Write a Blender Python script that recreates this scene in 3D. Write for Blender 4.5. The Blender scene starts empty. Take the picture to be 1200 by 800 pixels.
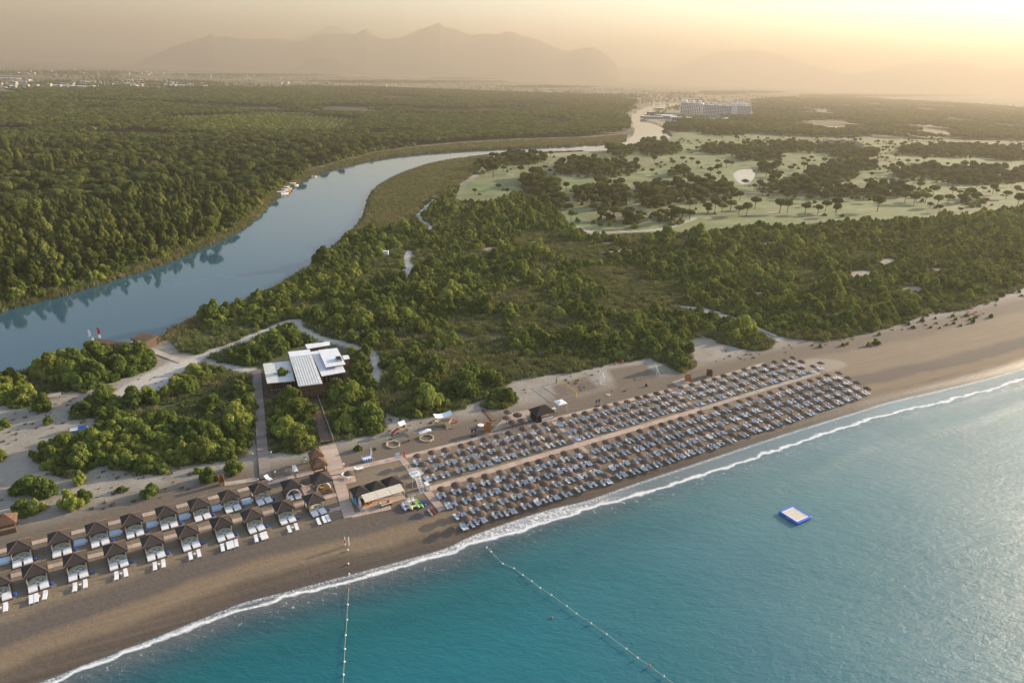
import bpy, bmesh, math, random
import numpy as np
from mathutils import Vector, Matrix
R = math.radians
random.seed(7); rng = np.random.default_rng(7)
scene = bpy.context.scene
COL = scene.collection

# ------------------------------------------------------------ camera
CAM_H, F_PX, PITCH, ROLL = 90.0, 800.0, R(21.4), R(2.1)
_X = Vector((1, 0, 0)); _F = Vector((0, math.cos(PITCH), -math.sin(PITCH))); _U = Vector((0, math.sin(PITCH), math.cos(PITCH)))
_R2 = _X * math.cos(ROLL) + _U * math.sin(ROLL); _U2 = _U * math.cos(ROLL) - _X * math.sin(ROLL)
cd = bpy.data.cameras.new('camera'); cam = bpy.data.objects.new('camera', cd); COL.objects.link(cam)
cd.lens = 24.0; cd.sensor_width = 36.0; cd.clip_start = 1.0; cd.clip_end = 90000.0
cam.matrix_world = Matrix(((_R2.x, _U2.x, -_F.x, 0), (_R2.y, _U2.y, -_F.y, 0), (_R2.z, _U2.z, -_F.z, CAM_H), (0, 0, 0, 1)))
scene.camera = cam

# ------------------------------------------------------------ world, sun, exposure
SUN_AZ, SUN_EL = R(57), R(14)
world = bpy.data.worlds.new("World"); scene.world = world; world.use_nodes = True
_nt = world.node_tree; sky = _nt.nodes.new('ShaderNodeTexSky'); sky.sky_type = 'NISHITA'; sky.sun_disc = False
sky.sun_elevation = SUN_EL; sky.sun_rotation = SUN_AZ; sky.dust_density = 1.2; sky.air_density = 1.0
_nt.links.new(sky.outputs[0], _nt.nodes['Background'].inputs[0]); _nt.nodes['Background'].inputs[1].default_value = 0.12
sl = bpy.data.lights.new('sun', 'SUN'); sun = bpy.data.objects.new('sun', sl); COL.objects.link(sun)
sl.energy = 5.0; sl.angle = R(0.5); sl.color = (1.0, 0.80, 0.57)
SDIR = Vector((math.sin(SUN_AZ) * math.cos(SUN_EL), math.cos(SUN_AZ) * math.cos(SUN_EL), math.sin(SUN_EL)))
sun.rotation_euler = (-SDIR).to_track_quat('-Z', 'Y').to_euler(); sun.location = SDIR * 300
vs = scene.view_settings; vs.view_transform = 'Standard'; vs.look = 'None'; vs.gamma = 1.0; vs.exposure = 1.7
scene.render.engine = 'CYCLES'
cy = scene.cycles; cy.max_bounces = 6; cy.diffuse_bounces = 2; cy.glossy_bounces = 2; cy.transmission_bounces = 2
cy.volume_bounces = 1; cy.transparent_max_bounces = 4; cy.use_denoising = True; cy.caustics_reflective = False; cy.caustics_refractive = False

# ------------------------------------------------------------ picture -> ground helpers (for laying out plan positions)
def ray(px, py):
    return _F + _R2 * ((px - 600) / F_PX) - _U2 * ((py - 400) / F_PX)
def P(px, py, z=1.2):
    d = ray(px, py); t = (z - CAM_H) / d.z
    return Vector((d.x * t, d.y * t, z))
def P2(pts, z=1.2):
    return np.array([(p.x, p.y) for p in (P(a, b, z) for a, b in pts)])
def to_px(x, y, z):
    v = (x, y, z - CAM_H)
    w = v[0] * _F.x + v[1] * _F.y + v[2] * _F.z
    return 600 + F_PX * (v[0] * _R2.x + v[1] * _R2.y + v[2] * _R2.z) / w, 400 - F_PX * (v[0] * _U2.x + v[1] * _U2.y + v[2] * _U2.z) / w
def inside(poly, X, Y):
    c = np.zeros(X.shape, bool); n = len(poly)
    for i in range(n):
        x0, y0 = poly[i]; x1, y1 = poly[(i + 1) % n]
        if y0 == y1: continue
        c ^= ((y0 > Y) != (y1 > Y)) & (X < (x1 - x0) * (Y - y0) / (y1 - y0) + x0)
    return c
def dist_line(poly, X, Y, closed=True):
    d = np.full(X.shape, 1e18); n = len(poly)
    for i in range(n if closed else n - 1):
        x0, y0 = poly[i]; x1, y1 = poly[(i + 1) % n]
        ux, uy = x1 - x0, y1 - y0; L = ux * ux + uy * uy + 1e-9
        t = np.clip(((X - x0) * ux + (Y - y0) * uy) / L, 0, 1)
        d = np.minimum(d, (X - x0 - t * ux) ** 2 + (Y - y0 - t * uy) ** 2)
    return np.sqrt(d)
def sdf(poly, X, Y):            # negative inside
    d = dist_line(poly, X, Y); return np.where(inside(poly, X, Y), -d, d)
def smooth(poly, n=2):          # Chaikin corner cutting of a closed outline
    for _ in range(n):
        q = []
        for i in range(len(poly)):
            a = poly[i]; b = poly[(i + 1) % len(poly)]
            q += [a * .75 + b * .25, a * .25 + b * .75]
        poly = np.array(q)
    return poly
def smooth_open(poly, n=2):
    for _ in range(n):
        q = [poly[0]]
        for i in range(len(poly) - 1):
            a, b = poly[i], poly[i + 1]; q += [a * .75 + b * .25, a * .25 + b * .75]
        q.append(poly[-1]); poly = np.array(q)
    return poly
def vnoise(X, Y, s, seed=0):    # smooth value noise, 0..1
    x = X / s + 1000.37 + seed * 17.1; y = Y / s + 1000.91 + seed * 9.7
    xi = np.floor(x).astype(np.int64); yi = np.floor(y).astype(np.int64); fx = x - xi; fy = y - yi
    fx = fx * fx * (3 - 2 * fx); fy = fy * fy * (3 - 2 * fy)
    def h(a, b):
        v = (a * 374761393 + b * 668265263 + seed * 974634777) & 0xffffffff
        v = ((v ^ (v >> 13)) * 1274126177) & 0xffffffff; return ((v ^ (v >> 16)) & 0xffff) / 65535.0
    return (h(xi, yi) * (1 - fx) + h(xi + 1, yi) * fx) * (1 - fy) + (h(xi, yi + 1) * (1 - fx) + h(xi + 1, yi + 1) * fx) * fy
def fbm(X, Y, s, seed=0, o=4):
    return sum(vnoise(X, Y, s / 2 ** k, seed + k) * .5 ** k for k in range(o)) / sum(.5 ** k for k in range(o))

# ------------------------------------------------------------ plan outlines traced on the ground
EDGE = [(1500, 330), (1200, 432), (1100, 457), (1040, 470), (1000, 483), (930, 504), (860, 527), (800, 547), (730, 570), (687, 586), (648, 594),
        (600, 609), (547, 628), (525, 641), (480, 653), (440, 664), (375, 681), (332, 693), (287, 703), (250, 718), (200, 738), (140, 762), (100, 777), (44, 799), (-150, 872)]
BREAK = [(1500, 345), (1200, 446), (1100, 472), (1040, 486), (1010, 494), (940, 517), (900, 531), (860, 545), (800, 564), (720, 588), (650, 609), (600, 625), (560, 636), (520, 651),
         (450, 668), (400, 683), (330, 700), (260, 721), (200, 744), (140, 768), (100, 783), (48, 804), (-150, 880)]
def ext(line):
    a, b = line[0] - line[1], line[-1] - line[-2]
    a /= np.linalg.norm(a); b /= np.linalg.norm(b)
    return np.vstack([line[0] + a * 24000, line, line[-1] + b * 4000])
edge = ext(smooth_open(P2(EDGE, 0.15))); brk = ext(smooth_open(P2(BREAK, 0.15)))
SEA = np.vstack([edge, [(-4500, -24000), (26000, -24000), (30000, edge[0][1])]])
BRK = np.vstack([brk, [(-4500, -24000), (26000, -24000), (30000, brk[0][1])]])
RIVER = smooth(P2([(-120, 400), (-50, 380), (0, 364), (67, 348), (135, 327), (189, 310), (236, 291), (280, 271), (304, 251), (322, 232), (345, 217), (368, 204), (400, 195.5), (434, 187.5), (481, 181), (542, 176.5),
                   (585, 174.5), (640, 172.5), (700, 170), (733, 166), (744, 158), (745, 150), (740, 138), (742, 131), (757, 127), (756, 123), (780, 121), (800, 121), (790, 125), (765, 130), (753, 135), (753, 141), (776, 149), (788, 158), (784, 164),
                   (766, 163), (756, 168), (748, 174), (700, 177), (640, 180), (585, 181), (545, 186), (511, 191), (481, 200), (452, 213), (434, 227), (430, 246), (423, 262), (405, 279), (385, 296), (345, 327), (290, 354), (250, 366), (212, 382), (190, 396),
                   (172, 404), (150, 408), (125, 409), (100, 416), (50, 432), (0, 448), (-80, 475), (-200, 520)], 0.2))
POND = smooth(P2([(859, 206), (864, 200), (881, 197), (885, 205), (880, 212), (870, 218)], 1.0))
BUNKERS = [(598, 205, 6, 1.2), (640, 196, 5, 1), (672, 206, 5, 1.2), (745, 240, 6, 1.3), (905, 249, 7, 1.3), (960, 251, 8, 1.3), (830, 256, 6, 1.2), (1010, 246, 7, 1.2), (870, 228, 6, 1), (940, 204, 6, 1), (1090, 241, 7, 1.2), (760, 206, 5, 1), (800, 190, 5, .8)]
POND2 = smooth(P2([(668, 171), (688, 168), (708, 171), (706, 175), (672, 176)], 0.2))
FOREST = P2([(-400, 500), (-60, 376), (0, 360), (67, 345), (135, 323), (189, 306), (236, 287), (280, 267), (302, 248), (320, 228), (342, 213), (368, 198), (400, 188), (440, 178), (490, 171), (550, 166), (600, 163), (690, 160), (735, 156), (738, 146), (733, 136), (738, 128), (748, 120),
             (700, 112), (600, 108.5), (450, 101.5), (250, 104), (0, 107), (-250, 110), (-900, 150)], 1.2)
MARSH = P2([(300, 252), (345, 215), (368, 200), (400, 190), (440, 180), (490, 173), (550, 168), (600, 165), (690, 162), (735, 158), (733, 166), (700, 170), (640, 172.5), (542, 176.5), (481, 181), (434, 187), (400, 195.5), (368, 204), (345, 217), (322, 232)])
REED = smooth(P2([(405, 279), (423, 262), (430, 246), (434, 227), (452, 213), (481, 200), (511, 191), (545, 186), (578, 183), (560, 200), (540, 215), (520, 224), (500, 233), (486, 250), (478, 262), (455, 268), (430, 284), (410, 290)]), 1)
GOLF = P2([(533, 235), (545, 214), (572, 199), (588, 191), (620, 186), (655, 183), (700, 178), (750, 173), (770, 165), (790, 160), (780, 150), (800, 148), (840, 152), (880, 156), (960, 160), (1060, 164), (1200, 166), (1500, 170), (1500, 215), (1260, 232), (1200, 241), (1127, 251), (1053, 258), (965, 261), (925, 265),
           (870, 265), (826, 272), (760, 273), (690, 276), (676, 266), (664, 262), (652, 240), (640, 225), (606, 225), (575, 238)])
SCRUB = P2([(186, 392), (212, 377), (250, 362), (290, 350), (345, 322), (385, 291), (405, 274), (440, 268), (478, 262), (500, 236), (540, 214), (533, 236), (575, 238), (606, 225), (640, 225), (652, 240), (664, 262), (690, 277), (760, 274), (826, 273), (870, 266),
            (925, 266), (965, 262), (1053, 259), (1127, 252), (1200, 242), (1500, 210), (1700, 215), (1400, 280), (1200, 336), (1163, 352), (1116, 366), (1090, 366), (1053, 380), (1000, 394), (960, 400), (914, 394), (898, 410), (880, 411), (846, 403), (825, 392), (806, 400), (814, 428), (804, 437), (784, 431),
            (762, 419), (718, 426), (690, 432), (660, 438), (625, 441), (600, 446), (592, 455), (560, 470), (537, 480), (500, 489), (470, 490), (445, 480), (436, 460), (440, 440), (430, 425), (415, 420), (404, 408), (380, 395), (350, 386), (325, 392), (297, 403), (262, 422), (240, 420), (214, 412)])
CLUMPS = {   # separate thickets on the sand
 'thicket left of the plank walkway': [(34, 534), (60, 552), (75, 561), (99, 556), (120, 541), (156, 556), (192, 556), (197, 541), (210, 547), (282, 538), (298, 510), (296, 438), (258, 432), (222, 424), (200, 440), (192, 466), (168, 455), (126, 455), (80, 486), (86, 491), (110, 490), (112, 509), (72, 513), (58, 524)],
 'thicket on the river spit': [(-40, 470), (0, 475), (34, 480), (58, 459), (82, 457), (99, 460), (122, 450), (176, 434), (180, 420), (160, 412), (120, 412), (54, 425), (0, 447), (-60, 470)],
 'thicket between the two walkways': [(309, 440), (313, 452), (356, 458), (368, 500), (374, 520), (352, 531), (333, 522), (318, 516), (314, 480)],
 'thicket right of the dark walkway': [(369, 455), (412, 450), (412, 412), (436, 408), (440, 440), (446, 478), (446, 494), (456, 500), (446, 508), (425, 509), (396, 512), (384, 490)],
 'hedge above the left clubhouse roof': [(258, 422), (300, 402), (328, 390), (346, 384), (356, 396), (372, 404), (352, 410), (332, 416), (310, 425), (290, 430)],
 'bushes beside the screened court': [(560, 474), (590, 458), (603, 462), (606, 472), (592, 479), (570, 480)],
}
CLUMPS = {k: P2(v) for k, v in CLUMPS.items()}
# bare sandy openings and pale tracks inside the scrub: centre line in the picture, half width in metres
YARD = P2([(296, 436), (300, 520), (318, 530), (352, 533), (374, 524), (392, 517), (446, 508), (450, 480), (440, 446), (440, 405), (400, 400), (350, 384), (300, 400), (246, 425)])
TRACKS = [([(216, 426), (232, 419), (254, 410), (272, 405), (298, 393), (326, 382), (349, 373), (351, 384), (362, 391), (376, 397), (402, 402), (428, 410)], 1.7),
          ([(150, 462), (190, 440), (214, 428)], 5.0), ([(246, 426), (296, 434)], 1.2),
          ([(418, 412), (436, 408), (440, 425), (440, 448)], 1.4),
          ([(516, 229), (501, 241), (488, 255), (500, 263), (506, 267), (501, 273)], 1.6), ([(479, 295), (477, 305), (480, 315), (473, 326)], 1.9),
          ([(556, 206), (566, 198), (570, 196)], 1.5), ([(676, 266), (690, 272), (720, 275)], 1.6), ([(684, 271), (740, 272), (785, 268), (815, 256)], 1.3),
          ([(800, 360), (830, 364), (868, 378), (908, 396)], 2.6)]
YARD = P2([(296, 436), (300, 520), (318, 530), (352, 533), (374, 524), (392, 517), (446, 508), (450, 480), (440, 446), (440, 405), (400, 400), (350, 384), (300, 400), (246, 425)])
TRACKS = [(smooth_open(P2(l), 2), w) for l, w in TRACKS]
OPENINGS = [(575, 293, 12, 4), (575, 323, 14, 3), (712, 285, 12, 2), (735, 296, 30, 3), (905, 286, 14, 3), (1010, 322, 18, 6), (1040, 307, 12, 5), (1070, 340, 14, 5), (1095, 316, 14, 3), (890, 345, 18, 3), (965, 370, 14, 3), (1000, 350, 12, 3), (958, 428, 38, 9)]
MEADOWS = [(500, 396, 42, 12), (636, 380, 45, 12), (740, 355, 40, 18), (715, 322, 45, 9), (484, 305, 22, 9), (560, 420, 60, 14), (650, 428, 50, 10), (600, 350, 40, 10), (380, 360, 40, 7), (560, 300, 25, 6), (270, 395, 30, 5), (680, 300, 30, 5), (430, 330, 20, 6), (240, 482, 34, 22), (330, 466, 10, 10), (262, 515, 22, 12), (410, 478, 18, 12)]
def ell(c, z=1.2, n=20):
    cx, cy, rx, ry = c
    return P2([(cx + rx * math.cos(t * 2 * math.pi / n), cy + ry * math.sin(t * 2 * math.pi / n)) for t in range(n)], z)
OPEN_P = [ell(c) for c in OPENINGS]; MEAD_P = [ell(c) for c in MEADOWS]
COURTS = [P2([(646, 452), (686, 441), (702, 454), (654, 467)]), P2([(712, 433), (756, 426), (774, 443), (724, 455)])]

GC = [(632, 212, 24, 13), (612, 183, 28, 6), (700, 194, 52, 9), (705, 226, 32, 15), (768, 224, 27, 14), (815, 222, 48, 11), (725, 253, 33, 7), (784, 251, 18, 7), (771, 171, 27, 8), (726, 173, 17, 7), (812, 147, 35, 5), (850, 152, 30, 4),
      (848, 173, 28, 4), (905, 171, 36, 5), (960, 171, 40, 4), (1000, 178, 30, 5), (890, 181, 30, 4), (925, 215, 36, 7), (975, 202, 32, 7), (1000, 192, 30, 4), (1040, 220, 50, 6), (990, 222, 45, 5), (1085, 200, 40, 7), (1150, 203, 60, 9), (1120, 175, 70, 6), (1190, 178, 40, 7), (1141, 231, 15, 6), (900, 143, 20, 4), (655, 232, 10, 10), (560, 195, 16, 4), (585, 186, 15, 4), (795, 200, 15, 3), (900, 194, 12, 4)]
# ------------------------------------------------------------ ground height
def height(X, Y):
    ds = sdf(SEA, X, Y)
    zs = np.where(ds > 0, np.minimum(ds * 0.2, 1.2), np.maximum(ds * 0.09, -4))
    dr = sdf(RIVER, X, Y); zr = np.where(dr > 0, np.minimum(-.1 + dr * 0.35, 1.2), np.maximum(dr * .5 - .1, -2.5))
    z = np.minimum(zs, zr)
    for pd in (POND, POND2):
        dp = sdf(pd, X, Y); z = np.minimum(z, np.where(dp > 0, np.minimum(.8 + dp * .2, 1.2), np.maximum(.8 + dp * .3, 0)))
    return z, ds, dr

# ------------------------------------------------------------ material helpers
def newmat(name):
    m = bpy.data.materials.new(name); m.use_nodes = True; nt = m.node_tree
    return m, nt, nt.nodes, nt.links, nt.nodes['Principled BSDF'], nt.nodes['Material Output']
class G:
    """tiny node-graph writer"""
    def __init__(s, nt): s.nt = nt
    def n(s, t, **k):
        o = s.nt.nodes.new(t)
        for a, b in k.items(): setattr(o, a, b)
        return o
    def put(s, sock, v):
        if hasattr(v, 'is_output') or isinstance(v, bpy.types.NodeSocket): s.nt.links.new(v, sock)
        else:
            try: sock.default_value = v
            except Exception: sock.default_value = tuple(v) + (1,)
    def attr(s, name): return s.n('ShaderNodeAttribute', attribute_name=name).outputs['Fac']
    def pos(s): return s.n('ShaderNodeNewGeometry').outputs['Position']
    def objc(s): return s.n('ShaderNodeTexCoord').outputs['Object']
    def math(s, op, a, b=0.0, clamp=False):
        o = s.n('ShaderNodeMath', operation=op, use_clamp=clamp); s.put(o.inputs[0], a); s.put(o.inputs[1], b); return o.outputs[0]
    def map(s, vec, scale=(1, 1, 1), rot=(0, 0, 0), loc=(0, 0, 0)):
        o = s.n('ShaderNodeMapping'); s.put(o.inputs[0], vec); o.inputs['Scale'].default_value = scale; o.inputs['Rotation'].default_value = rot; o.inputs['Location'].default_value = loc; return o.outputs[0]
    def noise(s, vec, scale, detail=4, rough=.55, dist=0.0, out='Fac'):
        o = s.n('ShaderNodeTexNoise'); s.put(o.inputs['Vector'], vec); o.inputs['Scale'].default_value = scale; o.inputs['Detail'].default_value = detail
        o.inputs['Roughness'].default_value = rough; o.inputs['Distortion'].default_value = dist; return o.outputs[out]
    def rng(s, v, a, b, c=0.0, d=1.0, smoothst=False):
        o = s.n('ShaderNodeMapRange', clamp=True)
        if smoothst: o.interpolation_type = 'SMOOTHSTEP'
        s.put(o.inputs[0], v); s.put(o.inputs[1], a); s.put(o.inputs[2], b); s.put(o.inputs[3], c); s.put(o.inputs[4], d); return o.outputs[0]
    def mix(s, f, a, b, mode='MIX'):
        o = s.n('ShaderNodeMix', data_type='RGBA', blend_type=mode); s.put(o.inputs[0], f); s.put(o.inputs[6], a if not isinstance(a, tuple) else a + (1,) * (4 - len(a))); s.put(o.inputs[7], b if not isinstance(b, tuple) else b + (1,) * (4 - len(b))); return o.outputs[2]
    def ramp(s, f, stops):
        o = s.n('ShaderNodeValToRGB'); s.put(o.inputs[0], f); e = o.color_ramp.elements
        while len(e) < len(stops): e.new(.5)
        for i, (p, c) in enumerate(stops): e[i].position = p; e[i].color = tuple(c) + (1,)
        return o.outputs[0]
    def bump(s, h, strength=.3, dist=.1):
        o = s.n('ShaderNodeBump'); s.put(o.inputs['Height'], h); o.inputs['Strength'].default_value = strength; o.inputs['Distance'].default_value = dist; return o.outputs[0]
MATS = {}
def mat(name, col, rough=.8, var=.25, scale=2.0, bump=0.0, spec=.3, stretch=(1, 1, 1), rand=0.0, metal=0.0, var_col=None):
    """plain painted / woven / timber surface with mottled colour and fine relief"""
    if name in MATS: return MATS[name]
    m, nt, N, L, b, out = newmat(name); g = G(nt); v = g.map(g.objc(), stretch); nz = g.noise(v, scale, 5, .6)
    dark = tuple(c * (1 - var) for c in col); lite = var_col or tuple(min(1, c * (1 + var)) for c in col)
    c = g.mix(g.rng(nz, .3, .7), dark, lite)
    if rand:
        o = g.n('ShaderNodeObjectInfo'); hs = g.n('ShaderNodeHueSaturation'); g.put(hs.inputs['Color'], c)
        g.put(hs.inputs['Value'], g.rng(o.outputs['Random'], 0, 1, 1 - rand, 1 + rand)); c = hs.outputs[0]
    g.put(b.inputs['Base Color'], c); b.inputs['Roughness'].default_value = rough; b.inputs['Specular IOR Level'].default_value = spec; b.inputs['Metallic'].default_value = metal
    if bump: g.put(b.inputs['Normal'], g.bump(nz, bump, .05))
    MATS[name] = m; return m

# ------------------------------------------------------------ object helpers
def link(o, parent=None):
    COL.objects.link(o)
    if parent is not None: o.parent = parent
    return o
def mesh(name, verts, faces, m=None, attrs=None, smooth_sh=False):
    me = bpy.data.meshes.new(name); me.from_pydata([tuple(v) for v in verts], [], faces); me.update()
    if attrs:
        for k, a in attrs.items():
            at = me.attributes.new(k, 'FLOAT', 'POINT'); at.data.foreach_set('value', np.asarray(a, np.float32))
    if m: me.materials.append(m)
    if smooth_sh: me.polygons.foreach_set('use_smooth', [True] * len(me.polygons))
    return me
def obj(name, me, parent=None, loc=None, rz=None, label=None, cat=None, group=None, kind=None):
    o = bpy.data.objects.new(name, me); link(o, parent)
    if loc is not None: o.location = loc
    if rz is not None: o.rotation_euler = (0, 0, rz)
    tag(o, label, cat, group, kind); return o
def tag(o, label=None, cat=None, group=None, kind=None):
    for k, v in (('label', label), ('category', cat), ('group', group), ('kind', kind)):
        if v: o[k] = v
    return o
def copy_tree(o, parent=None):
    c = o.copy(); COL.objects.link(c)
    if parent is not None: c.parent = parent
    for ch in list(o.children): copy_tree(ch, c)
    return c
class MB:
    """collects boxes, tubes, cones and quads for one mesh"""
    def __init__(s): s.v = []; s.f = []
    def add(s, vs_, fs): n = len(s.v); s.v += [tuple(v) for v in vs_]; s.f += [tuple(i + n for i in f) for f in fs]; return s
    def box(s, x0, y0, z0, x1, y1, z1):
        return s.add([(x0, y0, z0), (x1, y0, z0), (x1, y1, z0), (x0, y1, z0), (x0, y0, z1), (x1, y0, z1), (x1, y1, z1), (x0, y1, z1)],
                     [(0, 3, 2, 1), (4, 5, 6, 7), (0, 1, 5, 4), (1, 2, 6, 5), (2, 3, 7, 6), (3, 0, 4, 7)])
    def cbox(s, cx, cy, cz, sx, sy, sz): return s.box(cx - sx / 2, cy - sy / 2, cz - sz / 2, cx + sx / 2, cy + sy / 2, cz + sz / 2)
    def slab(s, quad, z0, z1):
        q = [(p[0], p[1]) for p in quad]; n = len(q)
        a = sum(q[i][0] * q[(i + 1) % n][1] - q[(i + 1) % n][0] * q[i][1] for i in range(n))
        if a < 0: q = q[::-1]
        return s.add([(x, y, z0) for x, y in q] + [(x, y, z1) for x, y in q], [tuple(range(n))[::-1], tuple(range(n, 2 * n))] + [(i, (i + 1) % n, n + (i + 1) % n, n + i) for i in range(n)])
    def tube(s, a, b, r0, r1=None, n=8, caps=True):
        r1 = r0 if r1 is None else r1; a = Vector(a); b = Vector(b); d = (b - a).normalized()
        u = d.cross(Vector((0, 0, 1)) if abs(d.z) < .9 else Vector((1, 0, 0))).normalized(); w = d.cross(u)
        vs_ = [c + (u * math.cos(2 * math.pi * i / n) + w * math.sin(2 * math.pi * i / n)) * r for c, r in ((a, r0), (b, r1)) for i in range(n)]
        fs = [(i, (i + 1) % n, n + (i + 1) % n, n + i) for i in range(n)]
        if caps: fs += [tuple(range(n))[::-1], tuple(range(n, 2 * n))]
        return s.add(vs_, fs)
    def lathe(s, prof, n=16, c=(0, 0, 0), jit=0.0):
        vs_ = []; fs = []
        for r, z in prof:
            for i in range(n):
                k = 1 + random.uniform(-jit, jit); vs_.append((c[0] + r * k * math.cos(2 * math.pi * i / n), c[1] + r * k * math.sin(2 * math.pi * i / n), c[2] + z))
        for j in range(len(prof) - 1):
            for i in range(n): fs.append((j * n + i, j * n + (i + 1) % n, (j + 1) * n + (i + 1) % n, (j + 1) * n + i))
        return s.add(vs_, fs)
    def mesh(s, name, m=None, sm=False): return mesh(name, s.v, s.f, m, smooth_sh=sm)
    def obj(s, name, m=None, parent=None, sm=False, **k): return obj(name, s.mesh(name, m, sm), parent, **k)
def empty(name, loc, rz=0, label=None, cat=None, group=None):
    o = bpy.data.objects.new(name, None); COL.objects.link(o); o.location = loc; o.rotation_euler = (0, 0, rz); o.empty_display_size = .5
    return tag(o, label, cat, group)
ORD = ['first', 'second', 'third', 'fourth', 'fifth', 'sixth', 'seventh', 'eighth', 'ninth', 'tenth', 'eleventh', 'twelfth', 'thirteenth', 'fourteenth', 'fifteenth', 'sixteenth']

# ============================================================ THE SETTING
# ---- terrain sheet: rings out to the horizon
ang = np.concatenate([np.arange(-54, 54, .21), np.arange(54, 306, 4.2)]) * math.pi / 180
rad = [20.0]
while rad[-1] < 24000: rad.append(rad[-1] * (1.0085 if rad[-1] > 90 and rad[-1] < 900 else (1.03 if rad[-1] < 90 else 1.02)))
rad = np.array(rad); NA, NR = len(ang), len(rad)
AA, RR = np.meshgrid(ang, rad); TX = (RR * np.sin(AA)).ravel(); TY = (RR * np.cos(AA)).ravel()
TZ, DS, DR = height(TX, TY)
def mask(poly, w): return np.clip(.5 - sdf(poly, TX, TY) / (2 * w), 0, 1)
RT = np.hypot(TX, TY)
m_scrub = mask(SCRUB, 2.0)
for p in CLUMPS.values(): m_scrub = np.maximum(m_scrub, mask(p, 1.5))
m_scrub = np.maximum(m_scrub, mask(YARD, 1.5)); m_golf = mask(GOLF, 3.0); m_forest = mask(FOREST, 4.0); m_marsh = np.maximum(mask(MARSH, 3), mask(REED, 3))
m_rough = np.zeros_like(TX)
for c in GC: m_rough = np.maximum(m_rough, np.clip(.6 - sdf(ell(c, 3, 16), TX, TY) / 22, 0, 1) * (RT < 2500))
m_sand = np.zeros_like(TX)
for l, w in TRACKS: m_sand = np.maximum(m_sand, np.clip((w + .8 - dist_line(l, TX, TY, False)) / 1.2, 0, 1))
m_open = np.zeros_like(TX)
for p in OPEN_P: m_open = np.maximum(m_open, mask(p, 3))
for c in BUNKERS: m_open = np.maximum(m_open, mask(ell(c), 2))
m_court = np.zeros_like(TX)
for p in COURTS: m_court = np.maximum(m_court, mask(p, .8))
# coast strip: bare sand near the sea, everything else away from the coast is farmland
COAST = P2([(-300, 900), (-500, 560), (-60, 470), (0, 449), (190, 392), (215, 400), (440, 400), (700, 400), (1000, 380), (1200, 325), (1700, 205), (2000, 300), (1500, 900)])
m_beach = np.maximum(mask(COAST, 6), (DS < 60) * 1.0); m_farm = np.clip(1 - m_beach - m_golf - m_forest - m_marsh - m_scrub, 0, 1)
TZ = TZ + (m_beach * (DS > 35) * (m_scrub < .5) * .35 * (fbm(TX, TY, 14, 3) - .5)) * np.clip((DS - 75) / 20, 0, 1) * np.clip(DR / 8, 0, 1)
TZ = TZ + m_golf * 1.2 * (fbm(TX, TY, 55, 5, 2) - .35) * np.clip(-sdf(GOLF, TX, TY) / 15, 0, 1) * np.clip(sdf(POND, TX, TY) / 15, 0, 1)
cols = []
for i in range(NR - 1):
    a = np.arange(NA) + i * NA; b = np.roll(np.arange(NA), -1) + i * NA
    cols.append(np.stack([a, a + NA, b + NA, b], 1))
tf = np.concatenate(cols)
def big_mesh(name, V, Fc, m, attrs):
    me = bpy.data.meshes.new(name); me.vertices.add(len(V)); me.vertices.foreach_set('co', V.astype(np.float32).ravel())
    me.loops.add(Fc.size); me.loops.foreach_set('vertex_index', Fc.astype(np.int32).ravel()); me.polygons.add(len(Fc))
    me.polygons.foreach_set('loop_start', np.arange(len(Fc), dtype=np.int32) * 4); me.update(calc_edges=True); me.validate()
    me.polygons.foreach_set('use_smooth', np.ones(len(Fc), bool))
    for k, a in attrs.items():
        at = me.attributes.new(k, 'FLOAT', 'POINT'); at.data.foreach_set('value', np.asarray(a, np.float32))
    me.materials.append(m); return me

m_ground, nt, N, L, b, out = newmat('ground_material'); g = G(nt)
pos = g.pos(); dsea = g.attr('dsea'); n1 = g.noise(pos, .05, 4); n2 = g.noise(pos, .9, 5, .65); n3 = g.noise(pos, 6, 3, .7)
shore_ang = math.atan2(edge[12][1] - edge[20][1], edge[12][0] - edge[20][0])
streak = g.noise(g.map(g.map(pos, (1, 1, 1), (0, 0, -shore_ang)), (.03, 1.4, 1)), 1.0, 4, .6)
sea_d = g.math('ADD', dsea, g.math('MULTIPLY', g.math('SUBTRACT', n1, .5), 5.0))
beach = g.ramp(g.math('DIVIDE', sea_d, 60.0, True), [(0, (.085, .066, .05)), (.06, (.11, .085, .062)), (.09, (.24, .18, .115)), (.14, (.225, .165, .105)), (.17, (.105, .092, .082)), (.25, (.12, .10, .085)), (.29, (.235, .185, .125)), (.52, (.24, .19, .13)), (.58, (.15, .125, .096)), (1, (.17, .142, .11))])
beach = g.mix(g.rng(streak, .35, .65, 0, .5), beach, (.16, .12, .08))
inland = g.mix(g.rng(g.noise(pos, .12, 6, .7), .35, .65), (.25, .222, .182), (.36, .325, .27))
inland = g.mix(g.rng(g.noise(pos, 1.7, 4, .7), .58, .7, 0, .55), inland, (.15, .12, .08))
sand = g.mix(g.rng(g.math('ADD', dsea, g.math('MULTIPLY', n1, 4)), 43, 50), beach, inland)
vd = g.n('ShaderNodeTexVoronoi'); g.put(vd.inputs['Vector'], pos); vd.inputs['Scale'].default_value = .95
prints = g.math('MULTIPLY', g.rng(vd.outputs['Distance'], .24, .12), g.rng(g.noise(pos, .07, 3), .50, .60, 0, .55)); sand = g.mix(prints, sand, (.10, .082, .062))
rut = g.n('ShaderNodeTexWave'); g.put(rut.inputs['Vector'], g.map(pos, (1, 1, 1), (0, 0, -shore_ang))); rut.bands_direction = 'Y'; rut.inputs['Scale'].default_value = .28; rut.inputs['Distortion'].default_value = 2.0; rut.inputs['Detail'].default_value = 3; rut.inputs['Detail Scale'].default_value = .3
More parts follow.
